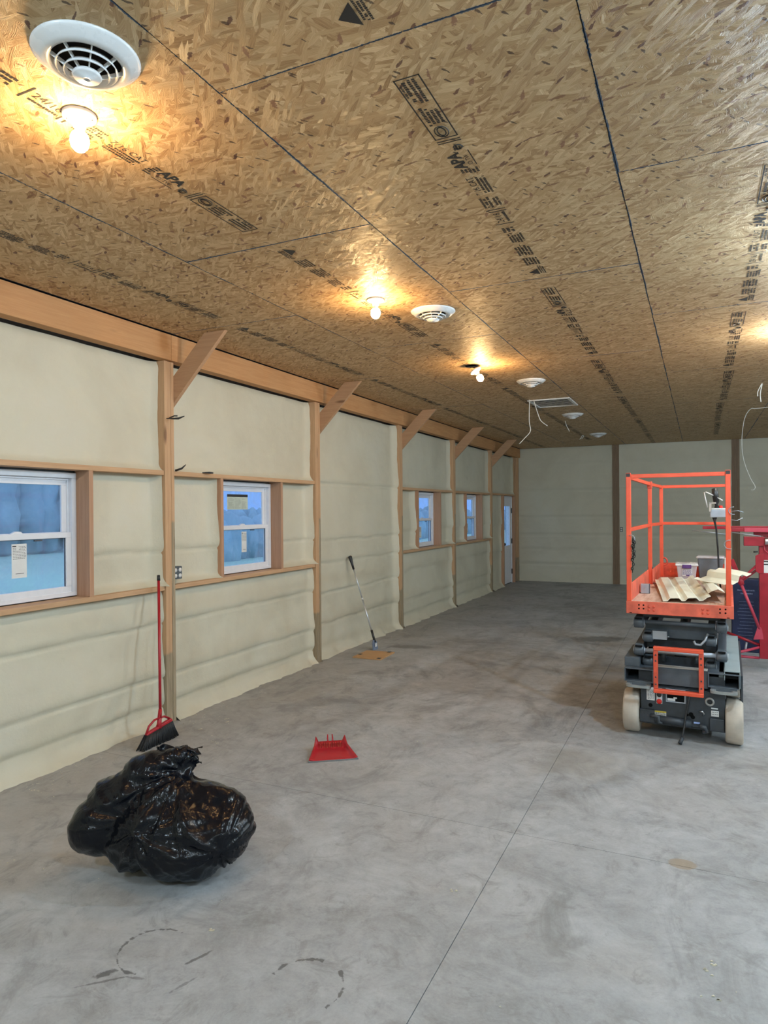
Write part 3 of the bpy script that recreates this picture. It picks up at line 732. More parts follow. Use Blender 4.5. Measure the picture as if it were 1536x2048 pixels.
# ================================================================== dustpan
t = thing('dustpan', (-2.705, 7.35, 0), 'red dustpan with grey rubber lip lying flat on the concrete floor', 'dustpan', (0, 0, .605))
fw, bw, L = .575, .36, .80
def pan(u, v):
    x = (-1+2*u)*(fw+(bw-fw)*v); z = .015+.05*v
    e = max(0, abs(-1+2*u)-.82)/.18; z += e*(.03+.10*v) + max(0, v-.8)/.2*.13
    return (x, v*L+max(0, v-.8)*-.1, z)
m_ = MB(); m_.grid(pan, 22, 14); o = obj('pan', m_, M_red, t)
so = o.modifiers.new('solid', 'SOLIDIFY'); so.thickness = .006
obj('rubber_lip', MB().box(-fw-.01, fw+.01, -.03, .02, .003, .024), pm('rubber_lip', (.19, .20, .21), .6), t, bevel=.006)
for k in range(11): obj('comb_tooth', MB().box(-.27+k*.054-.008, -.27+k*.054+.008, L-.16, L-.06, .06, .19), M_red, t)
for s in (-1, 1): obj('handle_clip', MB().tube([(s*.05, L-.06, .14), (s*.062, L+.03, .24), (s*.055, L+.08, .33)], [.02, .02, .014], 8), M_red, t)
# ================================================================== scraper leaning on the foam
t = thing('floor_scraper', (-7.26, 19.02, 0), 'long silver pole scraper with black grip leaning on the foam wall', 'scraper')
p0 = Vector((0, 0, .3)); p1 = Vector((-1.1, -.12, 3.9))
d_ = (p1-p0)
obj('pole', MB().tube([p0+d_*.1, p0+d_*.5], .034, 12).tube([p0+d_*.5, p0+d_*.87], .028, 12), pm('brushed_alloy', (.62, .64, .66), .35, .7), t)
obj('collar', MB().tube([p0+d_*.49, p0+d_*.51], .042, 12), M_label, t)
obj('grip', MB().tube([p0+d_*.84, p0+d_*.90, p0+d_*.96, p0+d_*.99, p0+d_*1.0], [.045, .05, .075, .085, .04], 12), M_black, t)
obj('socket', MB().tube([p0-d_*.0, p0+d_*.14], .05, 12), M_black, t)
obj('blade_head', MB().prism([(-.02, -.2, .0), (.0, .18, .0), (-.04, .16, .3), (-.06, .05, .4), (-.07, -.08, .4), (-.06, -.2, .3)], (.06, 0, .0)), pm('bluish_steel', (.22, .27, .38), .35, .3), t, bevel=.01)
obj('head_label', MB().box(.045, .05, -.1, .08, .12, .27), M_label, t)
# ================================================================== board on the floor
t = thing('floor_board', (-6.79, 17.95, 0), 'square plywood board with black corner notches lying on the floor below the scraper', 'board', (0, 0, 0))
obj('board', MB().prism([(-.6, -.72, .0), (.62, -.70, .0), (.58, .74, .0), (-.62, .58, .0)], (0, 0, .05)), M_board, t, bevel=.008)
for (x, y) in ((-.52, -.2), (.38, .62), (.5, -.6)): obj('notch_mark', MB().box(x-.07, x+.07, y-.09, y+.09, .05, .056), M_black, t)
# ================================================================== debris on the floor
m_ = MB(); rd = random.Random(9)
for k in range(260):
    if k < 180: y = rd.uniform(3.0, 9) if k < 120 else rd.uniform(9, 30); x = -8.1+abs(rd.gauss(0, .55)); 
    else: x = rd.uniform(-6, 7); y = rd.uniform(0, 24)
    if 5.3 < y < 7.9 and x < -6.5: x += 1.6
    s = rd.uniform(.006, .018); a = rd.uniform(0, 3); c, q = math.cos(a)*s, math.sin(a)*s
    m_.prism([(x+c, y+q, .0), (x-q, y+c, .0), (x-c, y-q*.6, .0)], (0, 0, s*.7))
for (x, y) in ((1.61, 3.38), (5.11, 3.0), (5.16, 3.2), (5.17, 2.51), (-1.16, 1.11), (-7.0, 8.9), (-6.8, 8.7), (-7.1, 7.9)):
    for j in range(4):
        s = .02; xx, yy = x+rd.uniform(-.05, .05), y+rd.uniform(-.05, .05)
        m_.prism([(xx+s, yy, 0), (xx, yy+s, 0), (xx-s, yy-s*.5, 0)], (0, 0, s*.6))
tag(obj('foam_crumbs', m_, M_foam), 'cream foam crumbs scattered over the concrete floor', 'debris', kind='stuff')
# ================================================================== trash bag
def build_bag():
    O = Vector((-2.74, 2.03, 0)); ux = Vector((math.cos(yaw), math.sin(yaw), 0)); uy = Vector((-math.sin(yaw), math.cos(yaw), 0))
    bm = bmesh.new()
    ells = [((.22, .05, .66), (1.20, .92, .68), 0), ((.60, .22, .98), (.72, .62, .40), -18), ((-.1, .2, 1.02), (.8, .6, .5), 10), ((-.45, .05, .48), (.55, .6, .47), 0),
            ((-1.08, .02, .80), (.56, .46, .44), 28), ((-.86, .12, 1.14), (.52, .42, .44), 38), ((-.52, .26, 1.42), (.50, .36, .36), 30),
            ((-.12, .42, 1.66), (.44, .26, .24), 18), ((.2, .48, 1.70), (.20, .18, .20), 0), ((.05, .42, 1.45), (.30, .22, .25), 0), ((.36, .48, 1.60), (.12, .06, .06), -20)]
    for c, r, tilt in ells:
        mt = Matrix.Translation(Vector(c)*S) @ Matrix.Rotation(-math.radians(tilt), 4, 'Y') @ Matrix.Diagonal((r[0]*S, r[1]*S, r[2]*S, 1))
        bmesh.ops.create_icosphere(bm, subdivisions=4, radius=1, matrix=mt)
    me = bpy.data.meshes.new('bag_tmp'); bm.to_mesh(me); bm.free()
    o = bpy.data.objects.new('bag_tmp', me); COL.objects.link(o)
    r_ = o.modifiers.new('r', 'REMESH'); r_.mode = 'VOXEL'; r_.voxel_size = .0105
    s_ = o.modifiers.new('s', 'SMOOTH'); s_.iterations = 9; s_.factor = .6
    me2 = bpy.data.meshes.new_from_object(o.evaluated_get(bpy.context.evaluated_depsgraph_get())); bpy.data.objects.remove(o)
    bm = bmesh.new(); bm.from_mesh(me2); bm.normal_update()
    def rid(x): return 1-abs(x)*2.2
    K1 = Vector((-.32, -.45, .98)); K2 = Vector((1.02, -.45, .58)); K3 = Vector((.15, .3, 1.55))
    new = []
    for v in bm.verts:
        p = v.co/S; n = v.normal; h = 0
        for K, amp, fq, rad in ((K1, .060, 2.6, 1.5), (K2, .050, 3.4, .9), (K3, .055, 2.8, 1.6)):
            d = p-K; rr = math.sqrt(d.x*d.x+d.z*d.z+.3*d.y*d.y); a = math.atan2(d.z, d.x)
            f = noise.noise(Vector((math.cos(a)*fq, math.sin(a)*fq, rr*.6+K.x*7)))
            f2 = noise.noise(Vector((math.cos(a)*fq*2.6, math.sin(a)*fq*2.6, rr*.9+K.x*3)))
            env = min(1, rr/.2)*math.exp(-rr/rad)
            h += amp*env*(max(-.6, 1-abs(f)*4)*.8+max(-.5, 1-abs(f2)*3)*.28-.4)
        q = p*1.6+Vector((3, 1, 5)); w_ = noise.noise_vector(q*.8)*.35
        h += .05*(rid(noise.noise(q*.7+w_))-.5)+.012*(rid(noise.noise(q*2.0+w_))-.5)
        h += .07*noise.noise(p*.9)
        new.append(p+n*h)
    for v, p in zip(bm.verts, new):
        if p.z < .0: p.z = 0
        if p.z < .12 and False: pass
        v.co = p*S
    for f in bm.faces: f.smooth = True
    me3 = bpy.data.meshes.new('trash_bag'); bm.to_mesh(me3); bm.free(); me3.materials.append(M_bag)
    t = thing('trash_bag', O, 'full black plastic trash bag slumped on the floor in the foreground', 'trash bag', (0, 0, yaw))
    b_ = bpy.data.objects.new('bag_body', me3); COL.objects.link(b_); b_.parent = t
    # gathered open neck flap at the top
    m_ = MB()
    def fl_(u, v):
        a = -.5+u*1.0; x = -.32+.72*u+.05*math.sin(v*5+u*9); z = 1.62+.12*u+.20*v+.035*math.sin(u*21)*v+.05*math.sin(u*8+1)
        y = .36+.14*v+.045*math.sin(u*26+v*3)*(.4+v)+.06*math.sin(u*7)
        return (x+.04*v*math.sin(u*30), y, min(z, 1.86+.03*math.sin(u*12)))
    m_.grid(fl_, 60, 12); o = obj('neck_flap', m_, M_bag, t, recalc=False)
    so = o.modifiers.new('s', 'SOLIDIFY'); so.thickness = .003
build_bag()
# ================================================================== scissor lift
LO = Vector((4.6, 12.4, 0)); LR = math.radians(-2)
L_ = thing('scissor_lift', LO, 'orange and grey scissor lift with railed platform, lowered, on the right', 'scissor lift', (0, 0, LR))
def part(name, mb, mat, p=L_, bevel=.01, label=None): return obj(name, mb, mat, p, bevel, label)
# wheels
for (x0, x1) in ((-1.36, -.97), (1.0, 1.39)):
    for y in (0, 4.6):
        s = 1 if x0 > 0 else -1; xm = (x0+x1)/2; hw = (x1-x0)/2
        wh = part('wheel', MB().lathe([(.30, -hw), (.50, -hw), (.545, -hw+.04), (.55, 0), (.545, hw-.04), (.50, hw), (.30, hw)], (xm, y, .55), 40, (1, 0, 0)), M_tyre, bevel=0)
        obj('hub', MB().lathe([(0, -hw*.7), (.305, -hw*.7), (.305, hw*.7), (.12, hw*.75), (.1, hw), (0, hw)], (xm, y, .55), 24, (s, 0, 0)), M_grey2, wh)
# chassis
part('chassis', MB().box(-.93, 1.0, -.25, 5.1, .30, 1.32), M_grey2)
fp = part('front_plate', MB().prism([(-.92, -.34, .38), (.98, -.34, .38), (1.0, -.34, 1.30), (-.94, -.34, 1.30)], (0, .08, 0)), M_grey2)
part('axle_guard', MB().box(-.95, -.60, -.42, -.1, .38, .70), M_grey2); part('axle_guard', MB().box(.66, .98, -.42, -.1, .36, .66), M_grey2)
part('bottom_tube', MB().tube([(-.6, -.4, .50), (.25, -.4, .46)], .09, 14), M_grey2, bevel=0)
part('tie_rod', MB().tube([(-.7, -.42, .56), (-.5, -.46, .56), (-.5, -.46, .42), (-.42, -.44, .42)], .05, 8), M_grey2, bevel=0)
part('hitch_lug', MB().tube([(.42, -.45, .46), (.56, -.48, .44), (.6, -.45, .34), (.5, -.45, .32)], .055, 8), M_grey2, bevel=0)
part('upper_beam', MB().box(-.6, .62, -.36, -.2, 1.36, 1.80), M_grey); part('beam_lip', MB().box(-.6, .62, -.40, -.2, 1.80, 1.83), pm('worn_edge', (.42, .40, .36), .6))
part('top_deck', MB().box(-1.0, 1.0, -.2, 5.2, 1.32, 1.64), M_grey2)
for (x0, x1, z0, z1, nm) in ((-1.32, -.62, 1.37, 1.72, 'l'), (.62, 1.32, 1.42, 1.78, 'r')):
    m_ = MB(); y0, y1 = -.42, 1.1; tk = .03
    m_.box(x0, x1, y0, y1, z1-tk, z1).box(x0, x1, y0, y1, z0, z0+tk).box(x0, x0+tk, y0, y1, z0+tk, z1-tk).box(x1-tk, x1, y0, y1, z0+tk, z1-tk)
    pk = part('fork_pocket', m_, M_grey); obj('pocket_shade', MB().box(x0+tk, x1-tk, .6, .63, z0+tk, z1-tk), M_dark, pk)  # dark sheet stands in for the shade inside the open pocket
    xm = (x0+x1)/2; rx = .30
    m_ = MB(); n = 28
    for i in range(n):
        a0, a1 = 2*math.pi*i/n, 2*math.pi*(i+1)/n
        def pp(a, k, zz): return (xm+rx*k*math.copysign(abs(math.cos(a))**.7, math.cos(a)), -.42-.08+.16*k*math.copysign(abs(math.sin(a))**.7, math.sin(a)), zz)
        m_.hexa([pp(a0, .68, z0-.09), pp(a0, 1, z0-.09), pp(a1, 1, z0-.09), pp(a1, .68, z0-.09), pp(a0, .68, z0-.03), pp(a0, 1, z0-.03), pp(a1, 1, z0-.03), pp(a1, .68, z0-.03)])
    part('tie_down_ring', m_, pm('worn_grey', (.26, .27, .26), .5), bevel=0)
    part('ring_gusset', MB().box(x0+.06, x1-.06, -.42, -.2, z0-.14, z0), M_grey)
m_ = MB().box(.98, 1.33, -.40, 4.7, 1.83, 1.86).box(.98, 1.0, -.40, 4.7, 1.62, 1.83).box(1.31, 1.33, -.40, 4.7, 1.45, 1.83)
tray = part('side_tray', m_, M_ltgrey); obj('tray_shade', MB().box(1.0, 1.31, -.34, -.3, 1.66, 1.83), M_dark, tray)  # dark sheet stands in for the shade in the tray's open front
part('side_rail', MB().box(.86, .97, -.2, 5.0, 1.64, 1.78), M_ltgrey)
part('side_box', MB().box(-1.34, -.97, -.2, 1.6, 1.72, 1.95), M_grey); part('side_skirt', MB().box(1.34, 1.39, -.1, 4.8, .9, 1.7), M_grey2)
# panels and controls on the front plate
def decal(x0, x1, z0, z1, m1, lines=0, head=None, y=-.345, ink=M_ink):
    m_ = MB(); m_.box(x0, x1, y-.006, y, z0, z1); d_ = part('decal', m_, m1, bevel=0)
    rd = random.Random(int(x0*100)); 
    if lines:
        m_ = MB()
        for k in range(lines):
            zz = z1-(z1-z0)*(.2+.75*k/lines); s = x0+.02
            while s < x1-.03: e = min(s+rd.uniform(.02, .07), x1-.02); m_.box(s, e, y-.008, y-.006, zz-.012, zz); s = e+.012
        tag(obj('print', m_, ink, d_), kind='stuff')
    if head: obj('header_strip', MB().box(x0, x1, y-.008, y-.006, z1-(z1-z0)*.2, z1), head, d_)
decal(-.79, -.60, .93, 1.26, M_label, 8)
decal(-.60, -.33, .50, .68, M_label, 4, M_yellow)
decal(.69, .86, .70, .84, M_label, 2); decal(.69, .84, .88, .91, M_label)
decal(.30, .44, .47, .51, pm('blue_label', (.35, .45, .75), .5))
part('button_plate', MB().box(-.56, -.42, -.36, -.34, .86, 1.26), M_label)
part('key_switch', MB().lathe([(0, 0), (.06, 0), (.06, .04), (.03, .06), (0, .06)], (-.49, -.36, 1.1), 16, (0, -1, 0)), M_black, bevel=0)
part('stop_button', MB().lathe([(0, 0), (.05, 0), (.065, .03), (.05, .05), (0, .06)], (-.49, -.36, .93), 18, (0, -1, 0)), M_redlamp, bevel=0)
part('lamp_dot', MB().lathe([(0, 0), (.03, 0), (.02, .02), (0, .025)], (-.49, -.36, 1.21), 12, (0, -1, 0)), M_redlamp, bevel=0)
m_ = MB().box(-.34, .12, -.365, -.34, .93, .96).box(-.34, .12, -.365, -.34, 1.24, 1.27).box(-.34, -.31, -.365, -.34, .96, 1.24).box(.09, .12, -.365, -.34, .96, 1.24)
gw = part('gauge_window', m_, M_galv); obj('gauge_face', MB().box(-.31, .09, -.35, -.342, .96, 1.24), M_dark, gw); obj('gauge_decal', MB().box(-.3, -.12, -.354, -.35, .97, 1.03).box(-.16, -.08, -.354, -.35, 1.03, 1.07), M_label, gw)
part('charge_port', MB().lathe([(.06, 0), (.10, 0), (.11, .02), (.10, .05), (.065, .05), (.06, 0)], (.66, -.345, 1.05), 22, (0, -1, 0)), pm('ring_metal', (.3, .29, .27), .5), bevel=0)
part('port_core', MB().cyl((.66, -.34, 1.05), (.66, -.36, 1.05), .055, 14), M_black, bevel=0)
for (x, z, r) in ((-.70, .80, .05), (.24, .68, .055), (.28, .62, .05), (.16, .66, .03)): part('plate_hole', MB().cyl((x, -.338, z), (x, -.346, z), r, 14), M_dark, bevel=0)
part('latch', MB().tube([(.42, -.37, .78), (.50, -.40, .80), (.54, -.38, .74), (.5, -.37, .70)], .02, 7), M_metal, bevel=0)
part('charger_cord', MB().tube([(.2, -.36, 1.15), (.17, -.42, .9), (.13, -.45, .7), (.10, -.52, .45), (.06, -.60, .2), (.02, -.66, .06)], .022, 7), M_black, bevel=0)
part('cord_plug', MB().tube([(.06, -.62, .16), (.0, -.7, .03)], [.045, .05], 10), M_grey2, bevel=0)
# folding entry ladder
lz0, lz1, lx0, lx1, ly = 1.20, 2.36, -.60, .54, -.62
part('ladder_rung', MB().box(lx0, lx1, ly-.05, ly+.1, lz1-.1, lz1), M_orange, bevel=.02)
part('ladder_rung', MB().box(lx0, lx1, ly-.05, ly+.1, lz0, lz0+.1), M_orange, bevel=.02)
for x in (lx0, lx1-.11):
    r_ = part('ladder_side', MB().box(x, x+.11, ly-.03, ly+.0, lz0+.1, lz1-.1).box(x if x < 0 else x+.08, x+.03 if x < 0 else x+.11, ly, ly+.12, lz0+.1, lz1-.1), M_orange2)
    for z in (1.42, 1.6, 2.0, 2.15): obj('bolt', MB().lathe([(0, 0), (.022, 0), (.015, .016), (0, .018)], (x+.055, ly-.03, z), 8, (0, -1, 0)), M_grey2, r_)
# scissor arms
def arm(x, wd, z0, z1, y0=-.05, y1=4.9, hh=.30):
    a_ = part('scissor_arm', MB().beam((x, y0+.05, z0), (x, y1, z1), wd, hh), M_grey, bevel=.015)
    obj('knuckle', MB().lathe([(0, -wd/2-.02), (.12, -wd/2-.02), (.14, -wd/2), (.14, wd/2), (.12, wd/2+.02), (0, wd/2+.02)], (x, y0, z0), 22, (1, 0, 0)), M_grey, a_)
    obj('wear_slot', MB().box(x-wd/2+.015, x+wd/2-.015, y0-.148, y0-.10, z0+.10, z0+.135), M_dark, a_)
    for s in (-1, 1): obj('pin_cap', MB().lathe([(0, 0), (.085, 0), (.085, .02), (0, .03)], (x+s*(wd/2+.02), y0, z0), 16, (s, 0, 0)), M_galv, a_)
for x in (-1.0, .93): arm(x, .2, 2.84, 2.98, -.02); arm(x, .2, 2.12, 2.28, .0)
for x in (-.79, .68): arm(x, .19, 2.46, 2.62, .12); arm(x, .19, 1.82, 1.95, .15)
part('pivot_tube', MB().tube([(-.9, -.02, 2.87), (.83, -.02, 2.87)], .055, 14), M_grey, bevel=0)
part('pivot_tube', MB().tube([(-.9, 0, 2.12), (.83, 0, 2.12)], .06, 14), M_galv, bevel=0)
part('arm_box', MB().box(-.68, -.33, .02, .25, 2.42, 2.64), M_galv); part('arm_bolt', MB().tube([(-.33, .08, 2.5), (-.28, .08, 2.5)], .02, 8), M_galv, bevel=0)
part('cross_plate', MB().box(-.88, .82, .35, .5, 2.42, 2.80), M_grey); part('cross_plate', MB().box(-.88, .82, .6, .75, 2.1, 2.40), M_grey2)
part('lift_cylinder', MB().tube([(-.05, .5, 1.9), (-.05, 4.2, 2.7)], .14, 18), M_grey2, bevel=0)
part('cross_plate', MB().box(-.6, .5, .3, .4, 1.66, 1.95), M_grey2)
for x in (-.42, .36): part('drum', MB().lathe([(0, -.05), (.17, -.05), (.2, -.02), (.2, .02), (.17, .05), (0, .05)], (x, .25, 2.0), 22, (1, 0, 0)), M_grey, bevel=0)
part('hydraulic_hose', MB().tube([(.62, .0, 2.66), (.56, -.06, 2.5), (.46, -.08, 2.38), (.34, -.06, 2.38), (.30, -.04, 2.46)], .03, 8), M_galv, bevel=0)
part('cross_beam', MB().box(-.92, .9, .1, .3, 2.98, 3.12), M_grey2); part('platform_under_frame', MB().box(-1.0, 1.0, .3, 5.2, 3.08, 3.26), M_grey2)
# platform
DZ = 3.40
part('deck_board', MB().box(-1.2, 1.14, -.32, 6.9, DZ-.06, DZ), M_deck)
tf = part('front_sill', MB().box(-1.27, 1.20, -.36, -.32, 3.11, 3.43), M_toe, bevel=.012)
part('side_sill', MB().box(-1.27, -1.2, -.32, 4.4, 3.11, 3.43), M_toe); part('side_sill', MB().box(1.14, 1.20, -.32, 6.9, 3.11, 3.43), M_toe)
for (xs_, sg) in (((-.96, -.85), 1), ((.92, 1.04), 1)):
    for x in xs_ if xs_[0] < 0 else xs_:
        for z in (3.25, 3.34): obj('bolt_hole', MB().lathe([(0, 0), (.022, 0), (0, .003)], (x-(.02 if x > 0 else 0), -.36, z), 10, (0, -1, 0)), M_dark, tf)
for xc in (-.72, .52):
    for dx in (0, .115):
        for z in (3.22, 3.31): obj('rivet', MB().lathe([(0, 0), (.03, 0), (.022, .02), (0, .025)], (xc+dx, -.36, z), 10, (0, -1, 0)), M_orange2, tf)
for x in (-1.16, 1.08): obj('corner_hole', MB().box(x-.03, x+.03, -.364, -.358, 3.125, 3.145), M_dark, tf)
# toe boards
part('toe_board', MB().box(-1.2, -1.17, -.2, 4.3, DZ, DZ+.46), M_toe); part('toe_board', MB().box(-1.07, -1.04, 4.2, 6.9, DZ, DZ+.48), M_toe)
part('toe_board', MB().box(-1.04, 1.1, 6.87, 6.9, DZ, DZ+.50), M_orange2); part('toe_board', MB().box(1.1, 1.13, -.2, 6.9, DZ, DZ+.34), M_toe)
part('lifting_ring', MB().tube([(-.93+.11*math.cos(a), 6.86, DZ+.54+.13*math.sin(a)) for a in [k*math.pi/8 for k in range(16)]], .03, 6, closed=True), M_orange2, bevel=0)
pw = .115
def post(x, y, z0, z1, cap=False):
    p_ = part('guard_post', MB().box(x-pw/2, x+pw/2, y-pw/2, y+pw/2, z0, z1), M_orange, bevel=.012)
    if cap: obj('post_cap', MB().box(x-pw/2+.01, x+pw/2-.01, y-pw/2-.006, y-pw/2+.01, z1-.1, z1-.015), M_black, p_)
    return p_
post(-1.2, -.3, 3.43, 6.73, True); post(1.09, -.3, 3.43, 6.73, True)
post(-1.13, 4.3, DZ, 6.62); post(-1.0, 6.85, DZ, 6.6); post(1.07, 6.85, DZ, 6.6); post(1.09, 3.6, DZ, 6.62)
def rail(a, b, h_=.1): return part('guard_rail', MB().beam(a, b, .07, h_), M_orange, bevel=.01)
rail((-1.14, -.3, 6.64), (1.03, -.3, 6.64)); rail((-1.2, -.24, 6.62), (-1.13, 4.3, 6.58)); rail((-1.13, 4.3, 6.58), (-1.0, 6.85, 6.56)); rail((-.95, 6.85, 6.56), (1.05, 6.85, 6.56))
rail((-1.2, -.24, 5.26), (-1.13, 4.3, 5.28)); rail((-1.13, 4.3, 5.28), (-1.0, 6.85, 5.27)); rail((-.95, 6.85, 5.28), (1.05, 6.85, 5.28))
rail((1.12, -.24, 6.60), (1.09, 6.85, 6.56)); rail((1.12, -.24, 5.26), (1.09, 6.85, 5.27))
part('rail_joint', MB().box(-1.2, -1.06, 4.2, 4.4, 6.45, 6.66), M_orange2); part('rail_joint', MB().box(-1.2, -1.06, 4.25, 4.42, 3.8, 3.95), M_grey2)
# entry chain hanging on the left post
m_ = MB()
for k in range(15):
    c = Vector((-1.10+.015*math.sin(k*1.3), -.38, 5.02-k*.058)); ax = (1, 0, 0) if k % 2 else (0, 1, 0)
    pts = []
    for j in range(8):
        a = j*math.pi/4; q = Vector((math.cos(a)*.024, 0, math.sin(a)*.045)) if k % 2 else Vector((0, math.cos(a)*.024, math.sin(a)*.045)); pts.append(c+q)
    m_.tube(pts, .010, 5, closed=True)
    if k < 9: m_.tube([p+Vector((.035, -.01, -.02)) for p in pts], .010, 5, closed=True)
ch = part('entry_chain', m_, pm('black_chain', (.02, .02, .02), .45, .6), bevel=0)
m_ = MB()
m_.tube([(-1.14+.09*math.cos(a), -.38, 5.02+.11*math.sin(a)) for a in [k*.4-.6 for k in range(8)]], .008, 5)
for (x, z, r) in ((1.12, 4.92, .12), (1.2, 5.74, .10)):
    m_.tube([(x+r*math.cos(a), -.38, z+r*.9*math.sin(a)) for a in [k*.4+1.4 for k in range(10)]], .008, 5)
m_.tube([(1.14, -.3, 5.72), (1.3, -.3, 5.74), (1.42, -.25, 5.70)], .007, 5); m_.tube([(1.14, -.3, 5.52), (1.28, -.3, 5.50), (1.4, -.25, 5.56)], .007, 5)
tag(part('wire_loops', m_, M_galv, bevel=0), kind='stuff')
# control box hung on the right hand rail
cb = part('control_box', MB().box(.62, 1.04, 3.0, 3.45, 5.53, 5.76), M_galv, bevel=.02)
obj('switch_panel', MB().box(.66, 1.02, 3.02, 3.4, 5.76, 5.80), M_label, cb, bevel=.01)
obj('side_bracket', MB().box(.60, .66, 3.0, 3.1, 5.70, 5.97).box(.60, .78, 3.0, 3.1, 5.93, 5.97), M_label, cb)
obj('red_switch', MB().lathe([(0, 0), (.06, 0), (.05, .07), (0, .08)], (.9, 3.15, 5.80), 12), M_redlamp, cb)
obj('joystick', MB().tube([(.80, 3.1, 5.80), (.79, 3.1, 5.90), (.79, 3.1, 5.98), (.76, 3.1, 6.2), (.74, 3.1, 6.36), (.74, 3.1, 6.38)], [.07, .04, .08, .085, .075, .03], 12), M_black, cb)
obj('joystick_guard', MB().tube([(.56, 3.05, 5.82), (.50, 3.05, 6.10), (.47, 3.05, 6.26), (.52, 3.05, 6.27), (.72, 3.05, 6.17), (.95, 3.05, 6.02)], .018, 8), M_label, cb)
obj('control_cord', MB().tube([(.74, 3.15, 5.53), (.74, 3.15, 5.42), (.78, 3.15, 5.2), (.82, 3.15, 4.6), (.84, 3.2, 4.0), (.88, 3.35, 3.45)], [.07, .03, .026, .026, .026, .026], 8), M_black, cb)
part('manual_holder', MB().box(.98, 1.06, 5.2, 5.7, 3.75, 4.2), M_label)
# ---- things lying on the platform
LM = Matrix.Translation(LO) @ Matrix.Rotation(LR, 4, 'Z')
def lp(x, y, z): return LM @ Vector((x, y, z))
def tub(loc, sz, body, lid, label, latch, nm='storage_tub', rz=0):
    t = thing(nm, lp(*loc), label, 'plastic tub', (0, 0, LR+rz)); a, b, h_ = sz
    m_ = MB(); q = .85
    m_.hexa([(-a*q, -b*q, 0), (a*q, -b*q, 0), (a*q, b*q, 0), (-a*q, b*q, 0), (-a, -b, h_), (a, -b, h_), (a, b, h_), (-a, b, h_)])
    obj('tub_body', m_, body, t, bevel=.03)
    obj('lid', MB().box(-a-.04, a+.04, -b-.04, b+.04, h_, h_+.07), lid, t, bevel=.03)
    if latch: obj('latch', MB().box(-a*.45, a*.45, -b-.06, -b-.02, h_-.07, h_+.05), latch, t, bevel=.01)
    return t
tb = tub((-.13, 5.45, DZ+.12), (.30, .42, .42), M_clear, M_white, 'small clear tub with white lid and purple latch on the lift platform', M_purple, rz=.06)
lb = obj('tub_label', MB().box(-.13, .15, -.405, -.40, .10, .32), M_label, tb)
m_ = MB(); rd = random.Random(4)
for k in range(7):
    s = -.12
    while s < .12: e = min(.14, s+rd.uniform(.02, .06)); m_.box(s, e, -.408, -.406, .29-k*.026, .303-k*.026); s = e+.01
m_.box(-.02, .08, -.409, -.406, .105, .14); tag(obj('label_print', m_, M_purple, lb), kind='stuff')
obj('tub_contents', MB().box(-.2, .2, -.3, .3, .02, .30), pm('pinkish_packets', (.55, .38, .40), .6), tb, bevel=.03)
tub((.56, 6.3, DZ+.01), (.38, .32, .72), pm('smoky_plastic', (.16, .18, .20), .35), M_clear, 'larger grey tub with pale lid at the back of the lift platform', None, rz=-.02)
t = thing('junction_box', lp(-1.02, 1.75, DZ+.004), 'small zinc electrical box on the left front of the platform deck', 'electrical box', (0, 0, LR+.1))
obj('box_body', MB().box(-.12, .10, -.1, .1, 0, .26), M_galv, t, bevel=.01); obj('box_cover', MB().box(.10, .125, -.11, .11, -.0, .27), M_grey, t, bevel=.008)
obj('screw', MB().cyl((-.01, -.1, .13), (-.01, -.115, .13), .025, 8), M_metal, t)
def sheet(nm, corner, e1, e2, W, Ln, prof, label, curl=0):
    """ribbed sheet: ribs run along e2; prof = (u, height) across"""
    c = lp(*corner); t = None; m_ = MB(); Rm = LM.to_3x3(); a = Rm @ Vector(e1).normalized(); b = Rm @ Vector(e2).normalized(); n = a.cross(b)
    nr = 12; rows = []
    for j in range(nr+1):
        v = j/nr; rows.append([m_.bm.verts.new(c+a*(u*W)+b*(v*Ln)+n*(h_+curl*(u**2))+n*.02*math.sin(v*5+u*2)) for u, h_ in prof])
    for j in range(nr):
        for i in range(len(prof)-1): m_.face([rows[j][i], rows[j][i+1], rows[j+1][i+1], rows[j+1][i]])
    o = obj(nm, m_, M_sheet, recalc=False); so = o.modifiers.new('s', 'SOLIDIFY'); so.thickness = .004; so.offset = 1
    return tag(o, label, 'ribbed sheet', 'cream ribbed offcuts on the platform')
P1 = [(0, .0), (.10, .0), (.16, .07), (.34, .07), (.40, -.0), (.47, .0), (.53, .07), (.70, .08), (.76, .01), (.84, .02), (.93, .10), (1, .13)]
sheet('ribbed_sheet', (-.42, .0, DZ+.02), (1, .05, .02), (-.13, 1, .02), 1.12, 4.7, P1, 'long cream ribbed offcut lying flat on the lift platform deck', curl=.0)
P2 = [(0, .0), (.14, .02), (.26, .13), (.46, .14), (.58, .02), (.70, .02), (.82, .13), (1, .14)]
sheet('ribbed_sheet', (.20, 2.45, DZ+.40), (.68, .50, .48), (.68, -.70, -.06), .85, 1.15, P2, 'short cream ribbed offcut propped on top, sticking out past the right rail', curl=0)
sheet('ribbed_sheet', (.62, .5, DZ+.21), (1, .0, .0), (-.1, 1, .02), .38, 3.2, [(0, 0), (.2, .05), (.6, .10), (.8, .06), (1, .02)], 'narrow cream ribbed offcut between the two others by the right post', curl=0)
